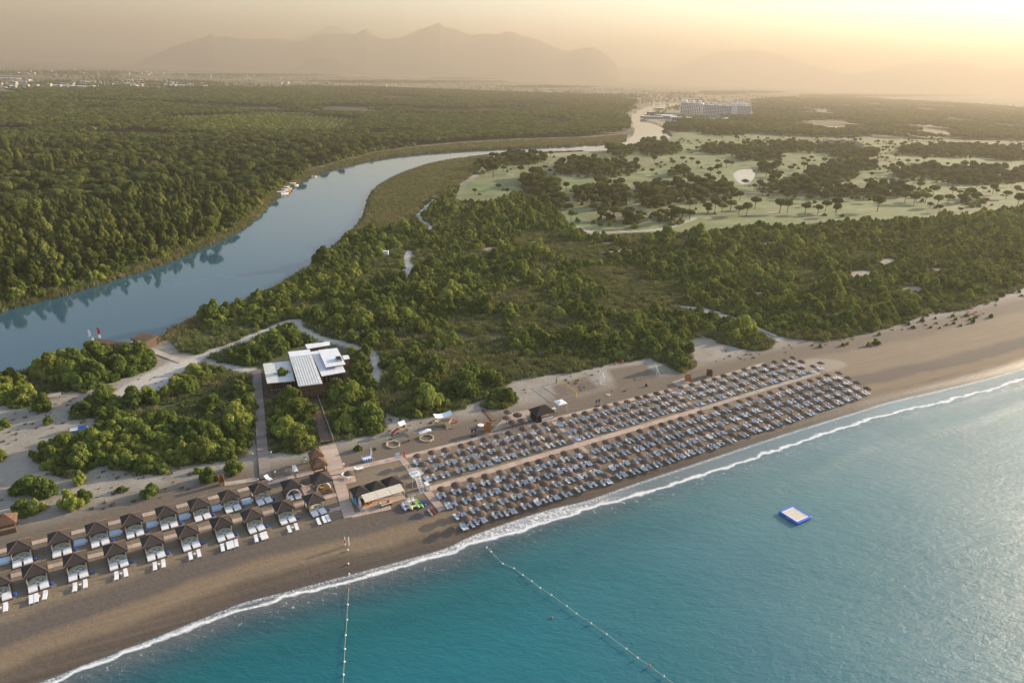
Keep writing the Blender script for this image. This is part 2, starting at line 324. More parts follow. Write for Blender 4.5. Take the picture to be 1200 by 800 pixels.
sand = g.mix(g.math('MULTIPLY', g.math('MULTIPLY', g.rng(rut.outputs['Fac'], .72, .9), g.rng(dsea, 14, 20)), g.rng(n1, .4, .6, 0, .30)), sand, (.12, .095, .07))
scol = g.mix(g.rng(n1, .3, .7), (.05, .055, .024), (.09, .11, .04)); scol = g.mix(g.rng(n2, .45, .7, 0, .7), scol, (.115, .13, .055))
golfc = g.mix(g.rng(g.noise(pos, .02, 5, .6), .35, .65), (.10, .15, .045), (.25, .27, .12)); golfc = g.mix(g.rng(n2, .4, .75, 0, .5), golfc, (.20, .21, .11))
golfc = g.mix(g.rng(g.noise(g.map(pos, (.006, .03, 1), (0, 0, .5)), 1, 5, .6, .8), .52, .62, 0, .7), golfc, (.22, .18, .10))
golfc = g.mix(g.rng(g.noise(pos, .035, 5, .7), .50, .62, 0, .65), golfc, (.14, .13, .06))
mow = g.n('ShaderNodeTexWave'); g.put(mow.inputs['Vector'], g.map(pos, (1, 1, 1), (0, 0, .9))); mow.inputs['Scale'].default_value = .055; mow.inputs['Distortion'].default_value = 3.0; mow.inputs['Detail Scale'].default_value = .02
golfc = g.mix(g.rng(mow.outputs['Fac'], .45, .55, 0, .35), golfc, (.13, .19, .06))
golfc = g.mix(g.rng(g.math('ADD', g.attr('rough'), g.math('MULTIPLY', g.math('SUBTRACT', g.noise(pos, .09, 5, .7), .5), 1.1)), .35, .6, 0, .85), golfc, g.mix(n2, (.10, .105, .045), (.17, .15, .08)))
marshc = g.mix(n2, (.09, .09, .04), (.17, .155, .075))
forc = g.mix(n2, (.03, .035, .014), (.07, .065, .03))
vor = g.n('ShaderNodeTexVoronoi'); g.put(vor.inputs['Vector'], g.map(pos, (.0032, .0075, 1), (0, 0, .35))); vor.inputs['Scale'].default_value = 1.0
farm = g.ramp(g.n('ShaderNodeSeparateColor').outputs[0], [(0, (.13, .13, .06)), (1, (.3, .24, .14))])
sc_ = g.n('ShaderNodeSeparateColor'); g.put(sc_.inputs[0], vor.outputs['Color'])
farm = g.ramp(sc_.outputs[0], [(0, (.07, .085, .035)), (.3, (.12, .12, .055)), (.55, (.2, .17, .09)), (.8, (.27, .22, .13)), (1, (.36, .31, .22))])
farm = g.mix(g.rng(g.noise(pos, .012, 6, .7), .5, .6, 0, .75), farm, (.04, .05, .022))
c = sand
c = g.mix(g.attr('farm'), c, farm); c = g.mix(g.attr('forest'), c, forc); c = g.mix(g.attr('golf'), c, golfc)
edge_n = g.math('MULTIPLY', g.math('SUBTRACT', n2, .5), .9)
c = g.mix(g.rng(g.math('ADD', g.attr('scrub'), edge_n), .35, .6), c, scol)
c = g.mix(g.attr('marsh'), c, marshc)
c = g.mix(g.rng(g.math('ADD', g.attr('open'), edge_n), .5, .8), c, (.29, .255, .20))
c = g.mix(g.attr('track'), c, g.mix(n2, (.40, .37, .32), (.52, .49, .43)))
c = g.mix(g.math('MULTIPLY', g.attr('court'), .9), c, g.mix(n2, (.12, .095, .07), (.17, .135, .10)))
g.put(b.inputs['Base Color'], c)
g.put(b.inputs['Roughness'], g.rng(dsea, 1.0, 5.0, .35, .92)); b.inputs['Specular IOR Level'].default_value = .3
hgt = g.math('ADD', g.math('MULTIPLY', n2, .6), g.math('ADD', g.math('MULTIPLY', n3, .12), g.math('MULTIPLY', streak, .3)))
g.put(b.inputs['Normal'], g.bump(hgt, .8, .25))
gme = big_mesh('ground', np.stack([TX, TY, TZ], 1), tf, m_ground, dict(dsea=DS, scrub=m_scrub, golf=m_golf, rough=m_rough, forest=m_forest, marsh=m_marsh, track=m_sand, open=m_open, court=m_court, farm=m_farm))
obj('ground', gme, kind='structure')
def gz(x, y): return float(height(np.array([float(x)]), np.array([float(y)]))[0][0])

# ---- sea
m_sea, nt, N, L, b, out = newmat('sea_material'); g = G(nt); pos = g.pos(); de = g.attr('dedge'); db = g.attr('dbreak')
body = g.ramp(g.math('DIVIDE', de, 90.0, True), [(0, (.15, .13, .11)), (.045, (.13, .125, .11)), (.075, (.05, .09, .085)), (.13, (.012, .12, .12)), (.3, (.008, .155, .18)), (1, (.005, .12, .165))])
body = g.mix(g.math('MULTIPLY', g.math('MULTIPLY', g.attr('east'), g.rng(de, 110, 6)), g.rng(g.noise(pos, .03, 4), .25, .6, .5, 1)), body, (.17, .26, .27))  # milky tint towards the east: pale sky reflection painted into the water colour
big = g.noise(g.map(pos, (.006, .012, 1), (0, 0, .6)), 1, 4, .6)
body = g.mix(g.rng(big, .35, .65, 0, .5), body, (.003, .09, .13))
nf = g.noise(pos, .16, 3); lace = g.noise(pos, 1.1, 5, .72, 1.2); lace2 = g.noise(g.map(pos, (1, 1, 1), (0, 0, -shore_ang)), 3.0, 4, .7, .6)
wob = g.math('MULTIPLY', g.math('SUBTRACT', nf, .5), 4.5)
# foam: a crisp crest on the breaker line and lace in the swash behind it
crest = g.math('MULTIPLY', g.rng(g.math('ADD', db, wob), -.9, -.1), g.rng(g.math('ADD', db, wob), .7, .2))
crest = g.math('MULTIPLY', crest, g.rng(g.math('ADD', lace2, g.math('MULTIPLY', nf, .25)), .46, .56))
swash = g.math('MULTIPLY', g.rng(g.math('ADD', db, wob), .8, -.6), g.rng(de, .1, .7))
hv = g.attr('heavy')
swash = g.math('MULTIPLY', swash, g.rng(g.math('ADD', lace, g.math('MULTIPLY', hv, .11)), .60, .68)); swash = g.math('MULTIPLY', swash, g.rng(hv, 0, 1, .35, 1.0))
rim = g.math('MULTIPLY', g.rng(de, 0.05, .35), g.rng(de, 1.3, .6))
rim = g.math('MULTIPLY', rim, g.rng(lace2, .45, .6, 0, .8))
trail = g.math('MULTIPLY', g.math('MULTIPLY', g.rng(db, .2, 1.0), g.rng(db, 7, 1.0)), g.rng(lace, .6, .68, 0, .6))
foam = g.math('MAXIMUM', g.math('MAXIMUM', crest, swash), g.math('MAXIMUM', rim, trail))
aer = g.math('MULTIPLY', g.math('MULTIPLY', g.rng(g.math('ADD', db, wob), 1.2, -1.0), g.rng(de, .2, 1.6)), g.rng(hv, 0, 1, .1, .75))
body = g.mix(aer, body, (.42, .45, .48))
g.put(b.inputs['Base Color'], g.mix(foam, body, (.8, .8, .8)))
g.put(b.inputs['Roughness'], g.mix(foam, g.mix(g.rng(de, 4, 14), (.12, .12, .12), (.46, .46, .46)), (.8, .8, .8))); b.inputs['IOR'].default_value = 1.33
w1 = g.noise(g.map(pos, (.45, 1.0, 1), (0, 0, .75)), .85, 6, .66, .3); w2 = g.noise(g.map(pos, (.6, 1, 1), (0, 0, .2)), 2.2, 4, .6)
w0 = g.noise(g.map(pos, (.35, 1, 1), (0, 0, .65)), .1, 3, .5)
hh = g.math('ADD', g.math('MULTIPLY', w1, .55), g.math('ADD', g.math('MULTIPLY', w2, .16), g.math('MULTIPLY', w0, 1.2)))
hh = g.math('ADD', hh, g.math('MULTIPLY', foam, .12))
g.put(b.inputs['Normal'], g.bump(hh, 1.0, .34))
keep = np.min(DS[tf], axis=1) < 6
used = np.unique(tf[keep]); remap = -np.ones(len(TX), int); remap[used] = np.arange(len(used))
DB = sdf(BRK, TX[used], TY[used]); de_ = -DS[used]; db_ = -DB
swell = .35 * np.exp(-((db_ - 1.0) / 2.0) ** 2) + .25 * np.exp(-((db_ - 9 - 3 * vnoise(TX[used], TY[used], 30, 4)) / 2.5) ** 2)
zz = .02 + swell * np.clip((de_) / 3, 0, 1) * (RT[used] < 900)
sa, sb = P(500, 657, 0), P(700, 594, 0); ux_, uy_ = sb.x - sa.x, sb.y - sa.y; al = ((TX[used] - sa.x) * ux_ + (TY[used] - sa.y) * uy_) / (ux_ * ux_ + uy_ * uy_)
heavy = np.clip(np.minimum((al + .25) / .35, (1.35 - al) / .5), 0, 1)
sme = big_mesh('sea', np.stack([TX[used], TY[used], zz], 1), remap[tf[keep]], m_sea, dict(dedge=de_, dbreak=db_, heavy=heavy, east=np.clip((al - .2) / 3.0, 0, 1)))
obj('sea', sme, kind='structure')
# ---- river and ponds
m_riv, nt, N, L, b, out = newmat('river_material'); g = G(nt); pos = g.pos()
g.put(b.inputs['Base Color'], g.mix(g.noise(pos, .03, 3), (.03, .085, .12), (.04, .10, .125))); b.inputs['Roughness'].default_value = .06; b.inputs['IOR'].default_value = 1.33
g.put(b.inputs['Normal'], g.bump(g.noise(g.map(pos, (.5, 1, 1), (0, 0, .5)), .5, 3, .5), .12, .1))
def sheet(name, poly, z, m):
    me = bpy.data.meshes.new(name); bm = bmesh.new(); f = bm.faces.new([bm.verts.new((x, y, z)) for x, y in poly])
    if f.normal.z < 0: f.normal_flip()
    bmesh.ops.triangulate(bm, faces=bm.faces[:]); bm.normal_update()
    if sum(q.normal.z for q in bm.faces) < 0: bmesh.ops.reverse_faces(bm, faces=bm.faces[:])
    bm.to_mesh(me); bm.free(); me.materials.append(m); return obj(name, me, kind='structure')
def grow(poly, d):
    c = []; n = len(poly); a = sum(poly[i][0] * poly[(i + 1) % n][1] - poly[(i + 1) % n][0] * poly[i][1] for i in range(n)); sg = 1 if a > 0 else -1
    for i in range(n):
        t = poly[(i + 1) % n] - poly[i - 1]; t = t / (np.linalg.norm(t) + 1e-9); c.append(poly[i] + np.array([t[1], -t[0]]) * d * sg)
    return np.array(c)
sheet('river', grow(RIVER, 1.2), 0.12, m_riv); sheet('pond_water', grow(POND, 1.0), 1.0, m_riv)

# ---- distant mountains
m_mtn, nt, N, L, b, out = newmat('mountain_rock'); g = G(nt); pos = g.pos()
g.put(b.inputs['Base Color'], g.mix(g.rng(g.noise(pos, .002, 6, .65), .4, .6), (.05, .055, .05), (.11, .10, .085))); b.inputs['Roughness'].default_value = 1
def mountains(name, D, prof, depth, seed):
    pts = []
    for px, py in prof:
        d = ray(px, py); t = D / math.hypot(d.x, d.y); pts.append((math.atan2(d.x, d.y), CAM_H + d.z * t))
    az = np.array([p[0] for p in pts]); hz = np.array([p[1] for p in pts]); n = 700; A = np.linspace(az[0], az[-1], n); Hh = np.interp(A, az, hz)
    Hh = Hh * (1 + .13 * (fbm(A * D, A * 0, 190, seed, 5) - .5)) * .98; K = 41; V = []; Fc = []
    for k in range(K):
        u = k / (K - 1) * 2 - 1; rr = D + u * depth
        X = rr * np.sin(A); Y = rr * np.cos(A); prof_ = (1 - abs(u)) ** 1.15
        ridge = 1 - np.abs(2 * fbm(X, Y, 2600, seed + 9, 5) - 1); z = Hh * prof_ * (1 - (1 - prof_) * .9 * (1 - ridge)) * np.clip(np.minimum(np.arange(n), n - 1 - np.arange(n)) / 10, 0, 1)
        V.append(np.stack([X, Y, z - 3], 1))
    V = np.concatenate(V); idx = np.arange(K * n).reshape(K, n)
    Fc = np.stack([idx[:-1, :-1].ravel(), idx[:-1, 1:].ravel(), idx[1:, 1:].ravel(), idx[1:, :-1].ravel()], 1)
    obj(name, big_mesh(name, V, Fc, m_mtn, {}), kind='structure')
mountains('mountains', 14000, [(150, 78), (185, 62), (205, 53), (225, 47), (247, 41), (262, 41.5), (275, 44), (300, 46), (320, 44.5), (345, 48), (357, 47), (365, 41), (380, 39), (400, 38.5), (412, 40), (420, 38.5), (428, 33.5), (434, 37), (443, 43), (455, 45), (470, 44), (480, 39), (492, 33.5), (505, 29), (515, 26.5), (527, 31), (540, 35.5), (555, 40), (570, 38.5), (590, 37.5), (603, 38), (620, 43), (635, 47), (650, 55), (665, 60), (680, 56), (695, 55), (707, 60), (718, 70), (730, 84)], 2600, 1)
mountains('mountains.001', 21500, [(-150, 60), (-40, 50), (60, 60), (150, 62), (250, 60), (330, 50), (365, 38), (386, 29), (400, 33), (425, 45), (560, 60), (780, 84), (800, 76), (826, 64), (842, 59), (858, 60), (886, 58), (915, 64), (945, 76), (1000, 88), (1060, 74), (1120, 72), (1160, 82), (1220, 78), (1320, 88), (1400, 105)], 2000, 5)
mountains('table_hill', 11500, [(338, 84), (352, 76), (364, 69), (380, 67.5), (396, 68), (408, 74), (430, 81), (446, 86)], 600, 8)

# ============================================================ VEGETATION
def leafmat(name, dark, lite, warm, rand=.3, tr=.3):
    m, nt, N, L, b, out = newmat(name); g = G(nt); oi = g.n('ShaderNodeObjectInfo'); pos = g.pos()
    c = g.mix(g.rng(g.noise(pos, 1.1, 4, .65), .38, .62), dark, lite)
    c = g.mix(g.rng(g.noise(pos, .045, 3), .45, .7, 0, .55), c, warm)
    c = g.mix(g.rng(oi.outputs['Random'], .7, 1.0, 0, .6), c, warm)
    hs = g.n('ShaderNodeHueSaturation'); g.put(hs.inputs['Color'], c); g.put(hs.inputs['Value'], g.rng(oi.outputs['Random'], 0, 1, 1 - rand, 1 + rand))
    N.remove(b); d = g.n('ShaderNodeBsdfDiffuse'); t = g.n('ShaderNodeBsdfTranslucent'); ms = g.n('ShaderNodeMixShader')
    g.put(d.inputs[0], hs.outputs[0]); g.put(t.inputs[0], g.mix(.5, hs.outputs[0], warm)); ms.inputs[0].default_value = tr
    L.new(d.outputs[0], ms.inputs[1]); L.new(t.outputs[0], ms.inputs[2]); L.new(ms.outputs[0], out.inputs['Surface']); return m
M_BUSH = leafmat('mastic_leaves', (.04, .07, .022), (.19, .265, .065), (.34, .35, .075))
M_PINE = leafmat('pine_needles', (.035, .06, .02), (.13, .18, .05), (.2, .21, .06), .25)
M_TREE = leafmat('eucalyptus_leaves', (.04, .068, .022), (.165, .22, .06), (.28, .28, .075))
M_REED = leafmat('reed_blades', (.09, .12, .045), (.20, .23, .09), (.28, .22, .12), .3, .25)
M_GRASS = leafmat('tall_grass_blades', (.07, .11, .04), (.17, .22, .08), (.26, .22, .10), .3, .25)
M_DRY = leafmat('dry_twigs', (.08, .055, .03), (.14, .10, .055), (.15, .12, .05), .3, .1)
M_BARK = mat('bark', (.11, .08, .055), .95, .4, 3, .6)
ICO = bmesh.new(); bmesh.ops.create_icosphere(ICO, subdivisions=2, radius=1.0)
ICO_V = np.array([v.co[:] for v in ICO.verts]); ICO_F = np.array([[v.index for v in f.verts] for f in ICO.faces]); ICO.free()
ICO = bmesh.new(); bmesh.ops.create_icosphere(ICO, subdivisions=1, radius=1.0)
ICL_V = np.array([v.co[:] for v in ICO.verts]); ICL_F = np.array([[v.index for v in f.verts] for f in ICO.faces]); ICO.free()
def crown_mesh(name, lobes, n, size, m, core=.9, low=False, up=.15, seed=0, droop=0.0):
    r_ = np.random.default_rng(seed + 100); V = []; Fq = []; base = 0
    C = np.array([l[:3] for l in lobes]); S = np.array([[l[3], l[3], l[4]] for l in lobes])
    IV, IF = (ICL_V, ICL_F) if low else (ICO_V, ICO_F)
    for c_, s_ in zip(C, S):
        V.append(IV * s_ * core * (1 + .10 * r_.standard_normal((len(IV), 1))) + c_); Fq += [tuple(f + base) for f in IF]; base += len(IV)
    area = S[:, 0] * S[:, 2]; pr = area / area.sum(); k = 0; tries = 0
    verts = []
    while k < n and tries < 12:
        tries += 1; q = r_.choice(len(C), n * 2, p=pr); d = r_.standard_normal((n * 2, 3)); d[:, 2] = np.abs(d[:, 2]) * np.where(r_.random(n * 2) < .28, -.5, 1) + up
        d /= np.linalg.norm(d, axis=1)[:, None]; p = C[q] + d * S[q] * r_.uniform(.84, 1.24, (n * 2, 1))
        ok = np.ones(len(p), bool)
        for j in range(len(C)):
            e = np.linalg.norm((p - C[j]) / S[j], axis=1); ok &= (e > .84) | (q == j)
        ok &= p[:, 2] > .05; p = p[ok][:n - k]; d = d[ok][:n - k]
        nn = d + r_.standard_normal(d.shape) * .45; nn /= np.linalg.norm(nn, axis=1)[:, None]
        a = np.cross(nn, r_.standard_normal(nn.shape)); a /= np.linalg.norm(a, axis=1)[:, None]; b_ = np.cross(nn, a)
        s1 = size * r_.uniform(.6, 1.3, (len(p), 1)); s2 = s1 * r_.uniform(.5, .9, (len(p), 1)); dr = np.zeros_like(p); dr[:, 2] = -droop * s1[:, 0]
        verts.append(np.stack([p - a * s1 + dr, p - b_ * s2, p + a * s1 + dr, p + b_ * s2 + nn * s1 * .25], 1).reshape(-1, 3)); k += len(p)
    LV = np.concatenate(verts); V.append(LV); Fq += [(base + 4 * i, base + 4 * i + 1, base + 4 * i + 2, base + 4 * i + 3) for i in range(len(LV) // 4)]
    return mesh(name, np.concatenate(V), Fq, m)
def bush_lobes(r_, R_=2.4, H=2.6, n=9):
    L = [(0, 0, H * .36, R_ * .55, H * .4)]; el_ = r_.uniform(.7, 1.0)
    for i in range(n + 5):
        a = i / (n + 5) * 12.566 + r_.uniform(-.5, .5); d = R_ * r_.uniform(.35, .95); s = R_ * r_.uniform(.16, .36)
        L.append((d * math.cos(a), d * math.sin(a) * el_, H * r_.uniform(.2, .62) * (1.15 - .4 * d / R_), s, s * r_.uniform(.8, 1.25)))
    for i in range(5):
        a = r_.uniform(0, 6.28); d = R_ * r_.uniform(.1, .5); s = R_ * r_.uniform(.18, .34); L.append((d * math.cos(a), d * math.sin(a) * el_, H * r_.uniform(.6, .98), s, s * r_.uniform(.9, 1.3)))
    return L
def pine_lobes(r_, R_=4.1, H=8.0, n=15):
    L = [(0, 0, H * .72, R_ * .72, H * .22)]
    for i in range(n):
        a = i / n * 6.283 * 2 + r_.uniform(-.4, .4); d = R_ * r_.uniform(.25, .8); s = R_ * r_.uniform(.22, .36)
        L.append((d * math.cos(a), d * math.sin(a), H * (.86 - .26 * (d / R_) ** 2 + r_.uniform(-.03, .03)), s, s * r_.uniform(.7, .95)))
    return L
def tree_lobes(r_, R_=3.4, H=11, n=16):
    L = []
    for i in range(n):
        t = i / (n - 1); a = r_.uniform(0, 6.28); rr = R_ * (math.sin(math.pi * (.16 + .78 * t)) ** .8) * r_.uniform(.25, .75); s = R_ * r_.uniform(.28, .46) * (1 - .35 * t)
        L.append((rr * math.cos(a), rr * math.sin(a), H * (.2 + .74 * t), s, s * r_.uniform(.9, 1.3)))
    return L
def wood(name, kind, r_, lobes):
    b_ = MB()
    if kind == 'bush':
        for i in range(4):
            a = r_.uniform(0, 6.28); b_.tube((0, 0, -.2), (1.0 * math.cos(a), 1.0 * math.sin(a), 1.3), .1, .04, 5)
    elif kind == 'pine':
        k = r_.uniform(-.3, .3); b_.tube((0, 0, -.4), (k, .1, 4.2), .30, .22, 7); b_.tube((k, .1, 4.2), (k * 1.5, .1, 6.0), .22, .12, 7)
        for l in lobes[1:9]: b_.tube((k, .1, 4.4), (l[0] * .8, l[1] * .8, l[2] - .3), .12, .04, 5)
    else:
        b_.tube((0, 0, -.4), (.2, .1, 5), .24, .16, 7); b_.tube((.2, .1, 5), (0, .1, 9.5), .16, .05, 6)
        for l in lobes[1:12:2]: b_.tube((.15, .1, max(1.5, l[2] - 2)), l[:3], .08, .03, 4)
    return b_.mesh(name, M_BARK)
KINDS = {}
def make_kind(key, nvar, lob, n, size, m, nlow, slow, **kw):
    out_ = []
    for i in range(nvar):
        r_ = np.random.default_rng(1000 + i * 7 + len(KINDS) * 100); l = lob(r_)
        cm = crown_mesh(key + '_crown', l, n, size, m, seed=i, **kw); tm = wood(key + '_trunk', 'bush' if 'bush' in key else 'pine' if 'pine' in key else 'tree', r_, l)
        lm = crown_mesh(key + '_far_crown', l[::2] if len(l) > 8 else l, nlow, slow, m, low=True, seed=i, **{**kw, 'core': .98})
        out_.append((cm, tm, lm))
    KINDS[key] = out_
make_kind('bush', 5, bush_lobes, 1700, .23, M_BUSH, 150, .62)
make_kind('stone_pine', 4, pine_lobes, 1900, .30, M_PINE, 190, .8, core=.82)
make_kind('tree', 5, tree_lobes, 2000, .33, M_TREE, 200, .9, core=.8, droop=.3)
def tuft_mesh(name, m, n, h, rad_, lean, w=.07, seed=1):
    r_ = np.random.default_rng(seed); V = []; Fq = []
    for i in range(n):
        a, d = r_.uniform(0, 6.28), rad_ * math.sqrt(r_.random()); x, y = d * math.cos(a), d * math.sin(a); hh_ = h * r_.uniform(.5, 1.1); la = r_.uniform(0, 6.28); lx, ly = math.cos(la) * lean * hh_, math.sin(la) * lean * hh_
        wx, wy = w * math.cos(la + 1.57), w * math.sin(la + 1.57); k = len(V)
        V += [(x - wx, y - wy, -.1), (x + wx, y + wy, -.1), (x + lx * .4 + wx * .8, y + ly * .4 + wy * .8, hh_ * .6), (x + lx * .4 - wx * .8, y + ly * .4 - wy * .8, hh_ * .6), (x + lx, y + ly, hh_)]
        Fq += [(k, k + 1, k + 2, k + 3), (k + 3, k + 2, k + 4)]
    return mesh(name, V, Fq, m)
REEDS = [tuft_mesh('reed_tuft', M_REED, 60, 1.5, 1.0, .3, .06, s) for s in (1, 2, 3)]
GRASSES = [tuft_mesh('grass_tuft', M_GRASS, 60, 1.2, 1.1, .5, .07, s) for s in (4, 5, 6)]
DRYS = [tuft_mesh('dry_tuft', M_DRY, 30, .5, .6, .8, .05, s) for s in (7, 8)]

_sc = 0
def scatter(name, meshes, pts, rz, sc_, idx, label=None, cat=None, kind='stuff'):
    """one object that carries many small plants, placed by geometry nodes"""
    global _sc; _sc += 1
    if not len(pts): return
    col = bpy.data.collections.new('plant_source')
    for i, me in enumerate(meshes):
        o = bpy.data.objects.new(f'source_{_sc:02d}_{i}', me); col.objects.link(o)
    me = bpy.data.meshes.new(name); me.vertices.add(len(pts)); me.vertices.foreach_set('co', np.asarray(pts, np.float32).ravel())
    a = me.attributes.new('srot', 'FLOAT_VECTOR', 'POINT'); rv = np.zeros((len(pts), 3), np.float32); rv[:, 2] = rz; a.data.foreach_set('vector', rv.ravel())
    a = me.attributes.new('sscale', 'FLOAT_VECTOR', 'POINT'); s3 = np.asarray(sc_, np.float32); s3 = np.repeat(s3[:, None], 3, 1) if s3.ndim == 1 else s3; a.data.foreach_set('vector', s3.ravel())
    a = me.attributes.new('sidx', 'INT', 'POINT'); a.data.foreach_set('value', np.asarray(idx, np.int32))
    o = obj(name, me, label=label, cat=cat, kind=kind)
    ng = bpy.data.node_groups.new('scatter_plants', 'GeometryNodeTree')
    ng.interface.new_socket('Geometry', in_out='INPUT', socket_type='NodeSocketGeometry'); ng.interface.new_socket('Geometry', in_out='OUTPUT', socket_type='NodeSocketGeometry')
    gi = ng.nodes.new('NodeGroupInput'); go = ng.nodes.new('NodeGroupOutput'); ip = ng.nodes.new('GeometryNodeInstanceOnPoints'); ci = ng.nodes.new('GeometryNodeCollectionInfo')
    ci.inputs['Collection'].default_value = col; ci.inputs['Separate Children'].default_value = True; ci.inputs['Reset Children'].default_value = True; ip.inputs['Pick Instance'].default_value = True
    def na(nm, ty):
        n_ = ng.nodes.new('GeometryNodeInputNamedAttribute'); n_.data_type = ty; n_.inputs['Name'].default_value = nm; return n_.outputs['Attribute']
    ng.links.new(gi.outputs[0], ip.inputs['Points']); ng.links.new(ci.outputs[0], ip.inputs['Instance']); ng.links.new(na('srot', 'FLOAT_VECTOR'), ip.inputs['Rotation'])
    ng.links.new(na('sscale', 'FLOAT_VECTOR'), ip.inputs['Scale']); ng.links.new(na('sidx', 'INT'), ip.inputs['Instance Index']); ng.links.new(ip.outputs[0], go.inputs[0])
    md = o.modifiers.new('scatter', 'NODES'); md.node_group = ng; return o

def fill(poly, s, jit=.42):     # jittered grid inside an outline
    x0, y0 = poly.min(0); x1, y1 = poly.max(0); gx, gy = np.meshgrid(np.arange(x0, x1, s), np.arange(y0, y1, s * .9)); gx = gx + (np.arange(gx.shape[0]) % 2)[:, None] * s * .5
    X = gx.ravel() + rng.uniform(-jit, jit, gx.size) * s; Y = gy.ravel() + rng.uniform(-jit, jit, gx.size) * s
    k = inside(poly, X, Y); X, Y = X[k], Y[k]
    th = np.arctan2(X, Y); k = (np.abs(th) < R(50)) & (Y > 20); return X[k], Y[k]
def off(X, Y, lines, extra=0.0):
    k = np.ones(len(X), bool)
    for l, w in lines: k &= dist_line(l, X, Y, False) > w + extra
    return k
PL = {'bush': [], 'stone_pine': [], 'tree': []}      # (x, y, z, scale, label)
def place(kind, X, Y, sc_, label, sz=None):
    Z = height(X, Y)[0]; 
    for x, y, z, s in zip(X, Y, Z, np.broadcast_to(sc_, X.shape)): PL[kind].append((x, y, z, s, label, s if sz is None else s * sz))
HOLES = TRACKS
# built places that bushes must keep off (clubhouse, huts, pier)
BUILT = [P2([(304, 470), (304, 428), (352, 404), (412, 404), (414, 452), (380, 470)]), P2([(140, 408), (150, 390), (200, 386), (218, 420), (206, 428)]), P2([(404, 386), (434, 386), (434, 394), (404, 394)]), P2([(354, 455), (370, 455), (392, 522), (374, 522)]), P2([(293, 430), (307, 430), (318, 524), (299, 524)]), P2([(448, 292), (458, 292), (458, 302), (448, 302)])]
def clear(X, Y):
    k = np.ones(len(X), bool)
    for p in BUILT: k &= ~inside(p, X, Y)
    return k
BL = {'thicket left of the plank walkway': 'round bush in the thicket left of the plank walkway', 'thicket on the river spit': 'dark bush in the thicket on the near river bank',
      'thicket between the two walkways': 'green bush in the patch between the two straight walkways', 'thicket right of the dark walkway': 'bush in the thicket right of the dark clubhouse walkway',
      'hedge above the left clubhouse roof': 'green bush between the sandy track and the left clubhouse roof', 'bushes beside the screened court': 'dense bush beside the cluster of thatched parasols'}
for nm, poly in CLUMPS.items():
    X, Y = fill(poly, 2.9); d = -sdf(poly, X, Y); k = clear(X, Y) & off(X, Y, TRACKS, 1.0) & (height(X, Y)[0] > .9) & (fbm(X, Y, 9, 23, 3) > .36)
    for p in MEAD_P: k &= ~(sdf(p, X, Y) < 4 * (fbm(X, Y, 8, 21, 2) - .5)) | (rng.random(len(X)) < .12)
    X, Y, d = X[k], Y[k], d[k]
    place('bush', X, Y, np.clip(.45 + d * .14, .45, .9) * rng.lognormal(0, .25, len(X)) * (1.0 if 'spit' not in nm else 1.2), BL[nm])
X, Y = fill(SCRUB, 3.15); d = -sdf(SCRUB, X, Y); k = clear(X, Y) & off(X, Y, TRACKS, 1.2) & (height(X, Y)[0] > .9)
for p in OPEN_P: k &= ~inside(p, X, Y)
X, Y, d = X[k], Y[k], d[k]
mead = np.zeros(len(X), bool)
for p in MEAD_P: mead |= sdf(p, X, Y) < 6 * (fbm(X, Y, 12, 21, 2) - .5)
dens = fbm(X, Y, 26, 31, 3); PY = np.array([to_px(x, y, 1.2)[1] for x, y in zip(X, Y)]); PX = np.array([to_px(x, y, 1.2)[0] for x, y in zip(X, Y)])
east = np.clip((PX - 850) / 250, 0, 1); keep_ = (~mead | (rng.random(len(X)) < .13)) & (dens > .40 - .12 * np.clip((PX - 760) / 120, 0, 1)) & ((d > 5) | (rng.random(len(X)) < .6))
S = .66 * rng.lognormal(0, .40, len(X)) * np.clip(.5 + d * .09, .5, 1.0) * np.where(mead, .5, 1) * (1 - .1 * east)
reg = [('leafy bush in the scrub behind the beach courts', PX > 620), ('leafy bush in the wild scrub above the clubhouse', (PX <= 620) & (PX > 330)), ('leafy bush between the river and the sandy track', PX <= 330)]
for lb, kk in reg:
    k = kk & keep_; place('bush', X[k], Y[k], S[k], lb)
LONE = [(36, 574, 1.35, 'yellow green bush, upper one of two beside the thatched hut'), (50, 579, 1.1, 'smaller round bush touching the yellow green bush behind the cabanas'), (28, 600, 1.0, 'yellow green bush just right of the thatched hut'),
        (40, 600, .8, 'low bush in the sand below the double bush'), (83, 594, .95, 'upright bush behind the gap in the back cabana row'), (98, 587, .7, 'small pale bush right of the upright bush on the sand'), (95, 565, .65, 'low flat bush on bare sand below the thicket'),
        (143, 575, .5, 'tiny grey green shrub alone on the sand'), (176, 580, .8, 'small round bush alone behind the back cabanas'), (232, 553, .5, 'thin small bush beside the wooden shower hut'), (246, 562, .85, 'round bush left of the wooden shower hut'), (274, 553, .95, 'round bush above the short plank path'),
        (52, 480, 1.15, 'round bush alone on the sand below the river thicket'), (57, 496, .5, 'tiny bush on the pale sand left of the thicket'), (4, 500, .8, 'bush cut by the left edge on the open sand'), (0, 538, .8, 'lower bush at the left edge of the sand'), (434, 497, 1.5, 'big round bush left of the play hut with red slide'),
        (420, 527, .45, 'dry yellowish shrub between walkway and hexagonal sandpit'), (796, 428, 1.25, 'round bush at the tip of the scrub behind the goal'), (1026, 403, .6, 'low bush at the lower end of the eastern scrub'), (350, 522, 1.4, 'bright green bush beside the lower end of the clubhouse walkway'), (492, 389, 1.3, 'round bush in the pale meadow')]
for px, py, s, lb in LONE:
    p = P(px, py); PL['bush'].append((p.x, p.y, 1.1, s, lb, s))
